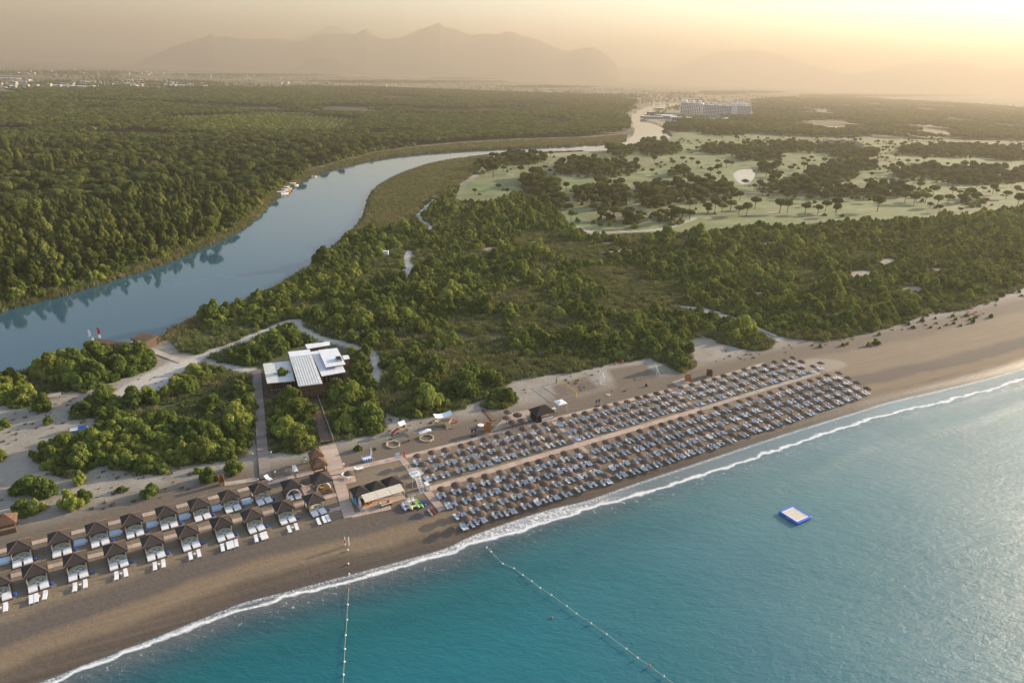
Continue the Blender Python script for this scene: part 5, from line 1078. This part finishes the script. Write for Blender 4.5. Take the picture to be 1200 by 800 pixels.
def goal(px, py, lb, th):
    p = P(px, py, G0); o = empty('football_goal', (p.x, p.y, G0), th, lb, 'goal'); w, h, dp = 4.2, 2.3, 1.1
    MB().tube((-w / 2, 0, 0), (-w / 2, 0, h), .11).tube((w / 2, 0, 0), (w / 2, 0, h), .11).tube((-w / 2, 0, h), (w / 2, 0, h), .11).obj('goal_frame', M_WPAINT, o)
    MB().tube((-w / 2, 0, h), (-w / 2, dp, 0), .04).tube((w / 2, 0, h), (w / 2, dp, 0), .04).tube((-w / 2, dp, 0.03), (w / 2, dp, 0.03), .04).tube((-w / 2, 0, 0.03), (-w / 2, dp, 0.03), .04).tube((w / 2, 0, 0.03), (w / 2, dp, 0.03), .04).obj('back_frame', M_WPAINT, o)
    q = MB()
    for k in range(13): x = -w / 2 + k * w / 12; q.tube((x, 0, h), (x, dp, 0), .012, None, 4, False)
    for k in range(1, 7): f = k / 7; q.tube((-w / 2, dp * f, h * (1 - f)), (w / 2, dp * f, h * (1 - f)), .012, None, 4, False)
    q.obj('goal_net', M_WHITE, o)
goal(706.8, 448, 'white football goal at the left end of the dark pitch', TH + R(62)); goal(767.6, 436.5, 'white football goal at the far end of the dark pitch', TH - R(118))

# ---- clubhouse
cc = P(352, 440, G0); CO = empty('clubhouse', (cc.x, cc.y, G0), 0, 'low timber clubhouse with pale metal roofs among the bushes', 'building')
def quad_at(pts, z): return [(p.x - cc.x, p.y - cc.y) for p in (P(a, b, G0 + z) for a, b in pts)]
def inset(q, d):
    c_ = np.mean(np.array(q), 0); return [tuple(c_ + (np.array(p) - c_) * (1 - d / np.linalg.norm(np.array(p) - c_))) for p in q]
def roofq(name, pts, z, m, t=.18): return MB().slab(quad_at(pts, z), z - t, z).obj(name, m, CO)
def lerp2(a, b, t): return (a[0] + (b[0] - a[0]) * t, a[1] + (b[1] - a[1]) * t)
Q1 = quad_at([(308, 426), (340, 422.4), (345.6, 446), (313, 449)], 3.8)
hole = [lerp2(lerp2(Q1[0], Q1[1], u), lerp2(Q1[3], Q1[2], u), v) for u, v in ((.45, .42), (.72, .42), (.72, .74), (.45, .74))]
q = MB()
for k in range(4): q.slab([Q1[k], Q1[(k + 1) % 4], hole[(k + 1) % 4], hole[k]], 3.62, 3.8)
q.obj('roof', M_ROOF, CO)
Q2 = quad_at([(337.6, 412.4), (363, 409.6), (378, 449), (350, 452.4)], 5.0); MB().slab(Q2, 4.8, 5.0).obj('roof', M_ROOF, CO)
q = MB()
for k in range(1, 9):
    a, b_ = lerp2(Q2[0], Q2[1], k / 9), lerp2(Q2[3], Q2[2], k / 9); q.tube((a[0], a[1], 5.02), (b_[0], b_[1], 5.02), .07, None, 6)
q.obj('roof_rib', M_ROOFW, CO); a0, a1, b0, b1 = [lerp2(Q2[i], Q2[j], t) for i, j, t in ((0, 3, .0), (1, 2, .0), (0, 3, .17), (1, 2, .17))]; MB().slab([a0, a1, b1, b0], 5.0, 5.12).obj('roof_cap', M_ROOFW, CO)
Q3 = quad_at([(364, 412), (392, 408), (405, 435.5), (377, 440.5)], 3.7); MB().slab(Q3, 3.52, 3.7).obj('roof', M_ROOFW, CO)
Q4 = quad_at([(373, 410), (395, 407.5), (405, 426.5), (382, 430)], 4.7); MB().slab(Q4, 4.5, 4.7).obj('roof', M_ROOFW, CO)
Q5 = quad_at([(357.5, 403.3), (386, 400), (387, 404), (360, 408.6)], 4.0); MB().slab(Q5, 3.85, 4.0).obj('roof', M_ROOFW, CO)
Q6 = quad_at([(401, 416.5), (408, 415.8), (410, 420), (403, 421.2)], 3.2); MB().slab(Q6, 3.05, 3.2).obj('roof', M_ROOFW, CO)
wallm = M_WOOD
for Q_, h in ((Q1, 3.6), (Q2, 4.78), (Q3, 3.5), (Q4, 4.48), (Q5, 3.83), (Q6, 3.0)):
    w = inset(Q_, 1.5 if Q_ is not Q6 else .4); MB().slab(w, 0, h).obj('wall', wallm, CO)
def along(Q_, i, j, n, h, r=.11, name='column', d=.35):
    w = inset(Q_, d); a, b_ = w[i], w[j]; L_ = math.hypot(b_[0] - a[0], b_[1] - a[1]); cm = MB().tube((0, 0, 0), (0, 0, h), r, None, 6).mesh(name, M_WOOD)
    for k in range(n): t = k / (n - 1); obj(name, cm, CO, (a[0] + (b_[0] - a[0]) * t, a[1] + (b_[1] - a[1]) * t, 0))
along(Q1, 3, 2, 8, 3.6); along(Q1, 0, 3, 6, 3.6); along(Q2, 3, 2, 5, 4.8); along(Q2, 0, 3, 7, 4.8); along(Q2, 1, 2, 7, 4.8); along(Q3, 3, 2, 7, 3.5); along(Q3, 1, 2, 5, 3.5)
def band(Q_, i, j, z0, z1, m, name, d=1.42, n=6, wf=.7):   # row of window openings on a wall
    w = inset(Q_, d); a, b_ = w[i], w[j]; th = math.atan2(b_[1] - a[1], b_[0] - a[0]); L_ = math.hypot(b_[0] - a[0], b_[1] - a[1]); ww = L_ / n * wf
    fm = MB().box(-ww / 2, -.05, z0, ww / 2, .05, z1).mesh(name, m)
    for k in range(n): t = (k + .5) / n; obj(name, fm, CO, (a[0] + (b_[0] - a[0]) * t, a[1] + (b_[1] - a[1]) * t, 0), th)
band(Q1, 3, 2, .8, 2.9, M_DARK, 'window'); band(Q3, 3, 2, .8, 2.8, M_DARK, 'window', n=5); band(Q2, 3, 2, .2, 2.6, M_DARK, 'doorway', n=3)
band(Q1, 3, 2, 1.0, 1.12, M_WPAINT, 'sill', 1.2); q = inset(Q2, .4)
for zz_ in (1.0, 1.7, 2.4): MB().slab([q[3], q[2], lerp2(q[2], q[1], .02), lerp2(q[3], q[0], .02)], zz_, zz_ + .35).obj('slat', M_WOOD, CO)
dk = MB().slab(inset([Q1[0], Q3[1], Q3[2], Q2[2], Q2[3], Q1[3]], -1.2), -.1, .35).obj('terrace_deck', M_DWOOD, CO)
ac = quad_at([(393, 420), (399, 419.3), (401, 423), (395, 423.8)], 4.7); MB().slab(ac, 4.7, 5.3).obj('roof_unit', M_STEEL, CO); MB().slab(inset(ac, .3), 5.3, 5.5).obj('fan_cover', M_DARK, CO)
hp = np.mean(np.array(hole), 0); cm, tm, _ = KINDS['bush'][3]; o = empty('tree', (cc.x + hp[0], cc.y + hp[1], G0 + 1.9), .4, 'rounded tree growing through the left clubhouse roof', 'tree'); o.scale = (1.0, 1.0, 1.15); obj('crown', cm, o); obj('trunk', MB().tube((0, 0, -1.6), (0, 0, 1.2), .18, .12).mesh('trunk', M_BARK), o)
# railing of the dark walkway
A_, B_ = P(369.5, 459, G0), P(391, 519, G0); o = empty('handrail', (A_.x, A_.y, G0 + .4), 0, 'pale handrail along the right side of the dark walkway', 'railing'); d = B_ - A_; n = 14
q = MB().tube((0, 0, 1.0), (d.x, d.y, 1.0), .05).tube((0, 0, .55), (d.x, d.y, .55), .035); q.obj('rail', M_PALED, o)
pm = MB().tube((0, 0, -.4), (0, 0, 1.05), .05).mesh('post', M_PALED)
for k in range(n): obj('post', pm, o, (d.x * k / (n - 1), d.y * k / (n - 1), 0))
# blue screen in the meadow, white cabinet
p = P(419, 393, G0); o = empty('blue_screen', (p.x, p.y, G0), .12, 'blue panelled screen standing in the scrub above the clubhouse', 'screen')
for k in range(5): MB().box(-3.6 + k * 1.45, -.05, .3, -2.25 + k * 1.45, .05, 1.9).obj('panel', M_BLUE, o); MB().tube((-3.65 + k * 1.45, 0, 0), (-3.65 + k * 1.45, 0, 2.0), .05).obj('post', M_STEEL, o)
MB().tube((3.6, 0, 0), (3.6, 0, 2.0), .05).obj('post', M_STEEL, o)
p = P(452, 299, G0); o = empty('pump_cabinet', (p.x, p.y, G0), 0, 'small white cabinet beside the upper sandy path', 'cabinet'); MB().box(-1.4, -.8, .2, 1.4, .8, 2.1).obj('body', M_WPAINT, o); MB().box(-1.5, -.9, 2.1, 1.5, .9, 2.25).obj('lid', M_ROOFW, o)
# timber pallets and covered boat on the sand
p = P(64.5, 465.5, G0); o = empty('timber_pallet', (p.x, p.y, G0), .5, 'pale wooden platform on legs by the river thicket', 'platform')
for k in range(7): MB().box(-1.5, -1.1 + k * .32, .7, 1.5, -.85 + k * .32, .78).obj('board', M_PALED, o)
for sx in (-1.3, 1.3):
    for sy in (-1, 1): MB().box(sx - .08, sy - .08, 0, sx + .08, sy + .08, .7).obj('leg', M_WOOD, o)
for px, py, lb in ((14, 466, 'grey stack of boards half hidden under the river thicket'),):
    p = P(px, py, G0); q = MB()
    for k in range(4): q.cbox(random.uniform(-.1, .1), 0, .15 + k * .2, 4.2, 2.2, .12)
    q.obj('board_stack', M_GDECK, loc=(p.x, p.y, G0), rz=.4, label=lb, cat='boards')
p = P(94, 505, G0); o = empty('covered_boat', (p.x, p.y, G0), .55, 'small white boat under a blue cover beside the thicket', 'boat')
q = MB(); n = 9; vs_ = []
for i in range(n):
    t = i / (n - 1) * 2 - 1; w = .95 * (1 - max(0, t) ** 2.2) * (1 - .12 * max(0, -t)) + .03
    vs_ += [(t * 2.1, -w, .95), (t * 2.0, -w * .55, .2), (t * 2.0, w * .55, .2), (t * 2.1, w, .95)]
q.add(vs_, [(i * 4 + j, i * 4 + j + 1, i * 4 + 5 + j, i * 4 + 4 + j) for i in range(n - 1) for j in range(3)] + [(0, 3, 2, 1), tuple(range((n - 1) * 4, n * 4)), ] + [(i * 4, i * 4 + 4, i * 4 + 7, i * 4 + 3) for i in range(n - 1)]); q.obj('hull', M_WPAINT, o)
pyramid(MB(), .6, 0, 1.9, 1.0, 1.35, .04).obj('cover', M_BLUE, o)
# ---- river boathouse, pier, flags and boats
bh = quad_at([(152.5, 396), (167.5, 389), (186, 393), (171, 401.5)], 3.0); p0 = np.mean(np.array(bh), 0); o = empty('boathouse', (cc.x + p0[0], cc.y + p0[1], .9), 0, 'flat roofed brown boathouse on the near river bank', 'building'); bq = [(a - p0[0], b_ - p0[1]) for a, b_ in bh]
MB().slab(bq, 3.0, 3.3).obj('roof', M_THATCH, o); MB().slab(inset(bq, .7), -.5, 3.0).obj('wall', M_DWOOD, o); MB().slab(inset(bq, 1.4), 3.3, 3.36).obj('roof_panel', M_DWOOD, o)
for k in range(4): MB().tube((bq[k][0] * .93, bq[k][1] * .93, -1), (bq[k][0] * .93, bq[k][1] * .93, 3.0), .12).obj('post', M_WOOD, o)
pa, pb = P(150, 404, .6), P(107, 399, .6); walkway([pa, pb], 3.2, M_DWOOD, 'dark timber pier reaching into the river', z=.75, name='pier', cat='pier')
for k in range(5):
    c_ = pa.lerp(pb, .25 + k * .18)
for px, py, m, lb in ((105, 399.5, M_WHITE, 'tall white feather flag at the end of the pier'), (115.5, 396.5, M_RED, 'tall red feather flag on the pier')):
    p = P(px, py, .8); o = empty('feather_flag', (p.x, p.y, .75), .6, lb, 'flag'); MB().tube((0, 0, 0), (0, 0, 3.9), .05, .03).obj('pole', M_STEEL, o)
    MB().add([(0.04, 0, 1.5), (.75, 0, 1.7), (.85, 0, 3.0), (.45, 0, 3.9), (0.04, 0, 4.1), (0.04, .04, 1.5), (.75, .04, 1.7), (.85, .04, 3.0), (.45, .04, 3.9), (0.04, .04, 4.1)], [(4, 3, 2, 1, 0), (5, 6, 7, 8, 9), (0, 1, 6, 5), (1, 2, 7, 6), (2, 3, 8, 7), (3, 4, 9, 8)]).obj('banner', m, o)
for px, py, lb in ((109, 399, 'small white seat beside the white flag'), (117, 396, 'small white seat beside the red flag')):
    p = P(px, py, .8); MB().cbox(0, 0, .45, .7, .7, .1).cbox(0, .3, .8, .7, .1, .7).cbox(0, 0, .2, .5, .5, .4).obj('white_stool', M_WPAINT, loc=(p.x, p.y, .76), rz=.5, label=lb, cat='seat')
def boat(px, py, L_, w, m, lb, cabin=False, rz=0, z=.12, name='moored_boat', canopy=None):
    p = P(px, py, z); o = empty(name, (p.x, p.y, z), rz, lb, 'boat'); q = MB(); n = 11; vs_ = []
    for i in range(n):
        t = i / (n - 1) * 2 - 1; ww = w / 2 * (1 - max(0, t) ** 2.4) * (1 - .1 * max(0, -t)) + .03; sh = .9 + .35 * max(0, t) ** 2
        vs_ += [(t * L_ / 2, -ww, sh * .8), (t * L_ / 2 * .95, -ww * .7, -.25), (t * L_ / 2 * .95, ww * .7, -.25), (t * L_ / 2, ww, sh * .8)]
    q.add(vs_, [(i * 4 + j, i * 4 + j + 1, i * 4 + 5 + j, i * 4 + 4 + j) for i in range(n - 1) for j in range(3)] + [(0, 3, 2, 1)] + [(i * 4, i * 4 + 4, i * 4 + 7, i * 4 + 3) for i in range(1, n - 1)]); q.obj('hull', m, o)
    if cabin: MB().box(-L_ * .15, -w * .3, .7, L_ * .2, w * .3, 1.9).obj('cabin', M_WPAINT, o); MB().box(-L_ * .1, -w * .31, 1.15, L_ * .15, w * .31, 1.6).obj('window', M_DARK, o); MB().box(-L_ * .42, -w * .38, 2.3, L_ * .25, w * .38, 2.4).obj('canopy', canopy or M_LBLUE, o); MB().tube((-L_ * .4, -w * .3, .7), (-L_ * .4, -w * .3, 2.3), .05).tube((-L_ * .4, w * .3, .7), (-L_ * .4, w * .3, 2.3), .05).obj('canopy_post', M_STEEL, o)
    else: MB().box(-L_ * .1, -w * .4, .55, 0, w * .4, .8).box(L_ * .2, -w * .3, .6, L_ * .28, w * .3, .82).obj('bench', M_WOOD, o)
    return o
boat(331, 228, 11, 3.4, M_WPAINT, 'largest moored boat with blue canopy by the far bank', True, .95); boat(335, 225, 9, 2.8, M_ORANGE, 'orange hulled boat moored outside the largest boat', True, .95, canopy=M_CREAM); boat(344, 218, 9, 3, M_WPAINT, 'white boat with cream canopy moored farther upstream', True, .8, canopy=M_WHITE)
boat(337, 222, 8, 2.6, M_CREAM, 'cream boat squeezed between two moored boats', True, .9, canopy=M_WHITE); boat(368, 207.5, 5, 2, M_WPAINT, 'small white boat alone by the far bank upstream', False, .7); boat(158, 404, 3.6, 1.5, M_LBLUE, 'little light blue boat tied beside the boathouse', False, 2.6)

# ---- things on the sea
fl_c = P(931.7, 603.2, .3); ex = (P(949, 606, .3) - P(932.5, 613.5, .3)); thf = math.atan2(ex.y, ex.x); o = empty('water_trampoline', (fl_c.x, fl_c.y, .05), thf, 'square blue and cream inflatable platform floating on the sea', 'inflatable')
q = MB(); s_ = 2.25; N_ = 8
for a, b_ in (((-s_, -s_), (s_, -s_)), ((s_, -s_), (s_, s_)), ((s_, s_), (-s_, s_)), ((-s_, s_), (-s_, -s_))): MB().tube((a[0], a[1], .28), (b_[0], b_[1], .28), .32, .32, 12).obj('side_tube', M_BLUE if 0 else mat('royal_blue_vinyl', (.06, .16, .62), .35, .1, 1), o, sm=False)
for a in ((-s_, -s_), (s_, -s_), (s_, s_), (-s_, s_)): q.lathe([(.02, -.33), (.22, -.24), (.33, 0), (.22, .24), (.02, .33)], 10, (a[0], a[1], .28))
q.obj('corner', mat('royal_blue_vinyl', (.06, .16, .62)), o, sm=True); MB().box(-s_ + .2, -s_ + .2, .2, s_ - .2, s_ - .2, .46).obj('jumping_mat', M_CREAM, o)
MB().box(-s_ + .15, -s_ + .15, .44, s_ - .15, -s_ + .45, .5).box(-s_ + .15, s_ - .45, .44, s_ - .15, s_ - .15, .5).box(-s_ + .15, -s_ + .452, .44, -s_ + .45, s_ - .452, .5).box(s_ - .45, -s_ + .452, .44, s_ - .15, s_ - .452, .5).obj('white_border', M_WHITE, o)
MB().tube((-s_ - .25, -.3, .7), (-s_ - .45, -.3, -.5), .05).tube((-s_ - .25, .3, .7), (-s_ - .45, .3, -.5), .05).tube((-s_ - .3, -.3, .3), (-s_ - .3, .3, .3), .05).obj('ladder', M_STEEL, o)
BUOY = [MB().lathe([(.02, -.18), (.14, -.11), (.19, 0), (.14, .12), (.05, .22), (.02, .24)], 12).mesh('buoy', m) for m in (M_WPAINT, M_ORANGE)]
def rope(pts, lb):
    w = [P(a, b_, .32) for a, b_ in pts]; q = MB()
    for a, b_ in zip(w[:-1], w[1:]): q.tube((a.x - w[0].x, a.y - w[0].y, 0), (b_.x - w[0].x, b_.y - w[0].y, 0), .022, None, 5, False)
    q.obj('buoy_rope', M_CREAM, loc=(w[0].x, w[0].y, .32), label=lb, cat='rope')
LA = [(570, 641), (575.3, 646), (589, 660), (602, 665.5), (612.5, 673.3), (623, 680.5), (633, 688.3), (646, 696.5), (664, 709.5), (675.5, 718.3), (692.6, 729.6), (710.7, 742.5), (734, 759.6), (747, 770), (761.3, 779.3), (778, 791.7), (800, 808)]
rope(LA, 'long pale rope with floats running out to sea from the breakers')
for i, (px, py) in enumerate(LA[:-1]): p = P(px, py, .35); obj('buoy', BUOY[1 if i in (14,) else 0], loc=(p.x, p.y, .33), label=f'{ORD[i]} small float from shore on the slanting rope' if i < 16 else '', cat='buoy', group='floats on the slanting rope')
LB = [(407.5, 644), (408, 660), (409, 672), (408.5, 690), (407.5, 708), (406.5, 726), (405, 744), (404, 760), (403.5, 775), (402.5, 790), (402, 806)]
rope([(a, b_) for a, b_ in LB if b_ > 676], 'thin rope with floats running straight out from the empty beach')
for i, (px, py) in enumerate([b_ for b_ in LB[:-1]]): z = max(.15, gz(*P(px, py, .5)[:2]) + .15); p = P(px, py, z); obj('buoy', BUOY[1 if i in (3,) else 0], loc=(p.x, p.y, z), label=f'{ORD[i]} small float on the straight rope left of the bar', cat='buoy', group='floats on the straight rope')
p = P(647, 723, .2); obj('buoy', BUOY[1], loc=(p.x, p.y, .15), label='single orange buoy below the slanting rope', cat='buoy')
for px, py, lb in ((404.5, 641, 'red and white marker pole at the top of the straight rope'), (409, 641, 'white marker pole right of the red one on the sand')):
    p = P(px, py, .8); o = empty('marker_pole', (p.x, p.y, gz(p.x, p.y)), TH, lb, 'pole'); MB().tube((0, 0, 0), (0, 0, 2.1), .09).obj('post', M_WPAINT, o); MB().tube((0, 0, .7), (0, 0, 1.4), .11).obj('band', M_RED if '404' in str(px) else M_WPAINT, o)

# ---- far hotel
def wing(o, A_, B_, depth, h, floors, bays, seed=0):
    ax = Vector((B_[0] - A_[0], B_[1] - A_[1])); L_ = ax.length; th = math.atan2(ax.y, ax.x); r_ = bpy.data.objects.new('wing', None); link(r_, o); r_.location = (A_[0], A_[1], 0); r_.rotation_euler = (0, 0, th)
    MB().box(0, 0, 0, L_, depth, h).obj('wall', M_WPAINT, r_); pm = MB().box(-.5, -1.6, 0, .5, 0, h + 1).mesh('pilaster', M_WPAINT)
    for k in range(bays + 1): obj('pilaster', pm, r_, (L_ * k / bays, -.01, 0))
    wd = MB(); bl = MB(); bw = L_ / bays; fh = h / floors
    for f in range(floors):
        bl.box(.6, -1.3, f * fh, L_ - .6, -.02, f * fh + 1.0 if f else .3)
        for k in range(bays): wd.box(k * bw + bw * .2, -.12, f * fh + 1.1, k * bw + bw * .8, -.01, f * fh + fh * .9)
    wd.obj('window', M_DARK, r_, kind='stuff'); bl.obj('balcony', M_WPAINT, r_, kind='stuff'); MB().box(-.8, -1.8, h, L_ + .8, depth + .8, h + 1.2).obj('cornice', M_WPAINT, r_)
    for k in range(3 + seed): x = L_ * (k + .5) / (3 + seed); pyramid(MB().box(x - 5, depth * .3, h + 1.2, x + 5, depth * .3 + 8, h + 5), x, depth * .3 + 4, 12, h + 5, h + 10).obj('roof_turret', M_WPAINT, r_)
hc = P(838, 137, 1.2); HO = empty('hotel', (hc.x, hc.y, 1.2), 0, 'large white resort hotel with many balconies beyond the lagoon', 'hotel')
def hp_(px, py): p = P(px, py, 1.2); return (p.x - hc.x, p.y - hc.y)
wing(HO, hp_(797, 133.5), hp_(822, 134.8), 22, 29, 8, 12); wing(HO, hp_(822.5, 136.2), hp_(862, 138), 22, 28, 8, 20, 1); wing(HO, hp_(862.5, 138.6), hp_(878, 139), 40, 30, 8, 9)
for i, (px, py, w, d, h) in enumerate([(790, 140, 60, 26, 7), (805, 142.5, 70, 26, 8), (822, 143, 60, 30, 7), (838, 143.5, 50, 24, 8), (852, 142, 36, 20, 6), (768, 134.5, 40, 18, 6), (778, 137.5, 46, 20, 5), (764, 139.5, 50, 16, 5), (772, 129, 30, 12, 5)]):
    x, y = hp_(px, py); q = MB(); q.box(x - w / 2, y, 0, x + w / 2, y + d, h); rr = MB().box(x - w / 2 - 1, y - 1, h, x + w / 2 + 1, y + d + 1, h + .8); rr.obj('pavilion_roof', M_ROOFW, HO); q.obj('pavilion_wall', M_CONC, HO)
    wd = MB()
    for k in range(int(w / 5)): wd.box(x - w / 2 + k * 5 + 1, y - .1, 1.5, x - w / 2 + k * 5 + 4, y - .01, h - 1)
    wd.obj('window', M_DARK, HO, kind='stuff')
# golf club lodge with long dark roof on the right
p = P(985, 172, 1.2); o = empty('golf_lodge', (p.x, p.y, 1.3), .05, 'long low golf lodge with dark hipped roof behind the pines', 'building'); MB().box(-32, -8, 0, 32, 8, 4).obj('wall', M_CONC, o)
MB().add([(-35, -11, 4), (35, -11, 4), (35, 11, 4), (-35, 11, 4), (-24, 0, 9), (24, 0, 9)], [(0, 1, 5, 4), (1, 2, 5), (2, 3, 4, 5), (3, 0, 4), (3, 2, 1, 0)]).obj('roof', mat('slate_roof', (.13, .12, .12), .8, .2, .3), o)
# ---- far town: houses, villas and greenhouses
HM = []
for i in range(6):
    w, d, h = [(16, 11, 6), (12, 10, 6), (22, 12, 7), (14, 12, 9), (18, 14, 10), (11, 9, 4)][i]; rm = M_TILE if i in (0, 1, 5) else M_ROOFW
    wall = MB().box(-w / 2, -d / 2, 0, w / 2, d / 2, h).mesh('wall', M_CONC)
    roof = (MB().add([(-w / 2 - .6, -d / 2 - .6, h), (w / 2 + .6, -d / 2 - .6, h), (w / 2 + .6, d / 2 + .6, h), (-w / 2 - .6, d / 2 + .6, h), (-w / 2 + 1, 0, h + 3), (w / 2 - 1, 0, h + 3)], [(0, 1, 5, 4), (1, 2, 5), (2, 3, 4, 5), (3, 0, 4), (3, 2, 1, 0)]) if rm is M_TILE else MB().box(-w / 2 - .4, -d / 2 - .4, h, w / 2 + .4, d / 2 + .4, h + .5)).mesh('roof', rm)
    wn = MB()
    for k in range(3): wn.box(-w / 2 + (k + .3) * w / 3, -d / 2 - .06, 1.2, -w / 2 + (k + .7) * w / 3, -d / 2 - .005, h - 1)
    HM.append((wall, roof, wn.mesh('window', M_DARK)))
GH = [(MB().box(-w / 2, -d / 2, 0, w / 2, d / 2, 3.4).mesh('film_wall', M_GLASSH), MB().add([(-w / 2, -d / 2, 3.4), (w / 2, -d / 2, 3.4), (w / 2, d / 2, 3.4), (-w / 2, d / 2, 3.4), (-w / 2, 0, 6), (w / 2, 0, 6)], [(0, 1, 5, 4), (1, 2, 5), (2, 3, 4, 5), (3, 0, 4)]).mesh('film_roof', M_GLASSH)) for w, d in ((55, 18), (90, 22), (38, 16))]
rh = random.Random(5)
def house(px, py, k, lb, grp, s=1.0):
    p = P(px, py, 1.3); o = empty('house', (p.x, p.y, 1.25), rh.uniform(-.6, .6), lb, 'house', grp); o.scale = (s, s, s)
    for nm, me in zip(('wall', 'roof', 'window'), HM[k]): obj(nm, me, o)
TOWN = []
for _ in range(105): TOWN.append((rh.uniform(0, 236), rh.choice((96, 98, 100, 101.5, 103)) + rh.uniform(-1, 1.2), 'near'))
for _ in range(40): TOWN.append((rh.uniform(20, 240), rh.uniform(83, 89), 'far'))
for i, (px, py, w) in enumerate(TOWN):
    k = rh.choice((1, 2, 3, 4, 4)) if w == 'near' else rh.choice((2, 3, 4)); side = 'left third' if px < 80 else 'middle' if px < 160 else 'right end'
    house(px, py, k, (f'small {"red" if k in (0, 1, 5) else "white"} roofed house in the {side} of the near village' if w == 'near' else f'tiny pale house in the {side} of the distant village'), 'houses of the village beyond the forest', rh.uniform(.5, .8) if w == 'near' else .9)
for _ in range(46): px = rh.uniform(752, 826); house(px, 111.5 + (px - 752) * .03 + rh.uniform(0, 6.5), rh.choice((0, 1, 1, 5)), 'tiny red roofed villa in the ' + ('left' if px < 777 else 'middle' if px < 802 else 'right') + ' part of the settlement behind the hotel', 'villas behind the hotel', .95)
for _ in range(60):
    px = rh.uniform(245, 735); py = rh.uniform(82, 99) + (px - 245) * .018; house(px, py, rh.choice((0, 2, 3, 4)), f'tiny {rh.choice(("pale", "low pale"))} farmhouse on the hazy plain, ' + ('left part' if px < 400 else 'middle part' if px < 560 else 'right part'), 'farmhouses on the far plain', rh.uniform(.7, 1.1))
for i, (px, py, k) in enumerate([(110, 97, 1), (125, 99.5, 0), (140, 98, 1), (152, 101, 0), (185, 100, 1), (200, 97.5, 0), (215, 101, 1), (12, 93, 1), (28, 94.5, 0), (120, 86, 1), (60, 88, 0), (235, 101.5, 0), (150, 95, 2), (290, 92, 2), (470, 93, 1), (620, 94, 1), (560, 97, 2), (640, 108, 0), (655, 108.5, 2), (575, 114, 1), (585, 117, 2), (700, 104, 1), (525, 98, 2), (350, 82, 1), (420, 89, 0), (75, 101.5, 0), (90, 102.5, 1), (905, 141, 2), (888, 151, 2)]):
    p = P(px, py, 1.3); o = empty('greenhouse', (p.x, p.y, 1.25), rh.uniform(-.15, .15), 'long pale greenhouse on the ' + ('edge of the near village' if px < 245 and py > 91 else 'far plain at left' if px < 400 else 'hazy plain in the middle' if px < 740 else 'clearing among the hazy woods'), 'greenhouse', 'greenhouses scattered over the plain'); obj('film_wall', GH[k][0], o); obj('film_roof', GH[k][1], o)

# ---- haze: the morning mist filling the valley air
HZ = bpy.data.materials.new('haze_material'); HZ.use_nodes = True; nt = HZ.node_tree
nt.nodes.remove(nt.nodes['Principled BSDF']); pv = nt.nodes.new('ShaderNodeVolumePrincipled')
pv.inputs['Color'].default_value = (.45, .40, .335, 1); pv.inputs['Density'].default_value = 1.8e-4; pv.inputs['Anisotropy'].default_value = .30
nt.links.new(pv.outputs[0], nt.nodes['Material Output'].inputs['Volume'])
MB().box(-26000, -26000, -5, 26000, 26000, 1010).obj('haze', HZ, kind='stuff')
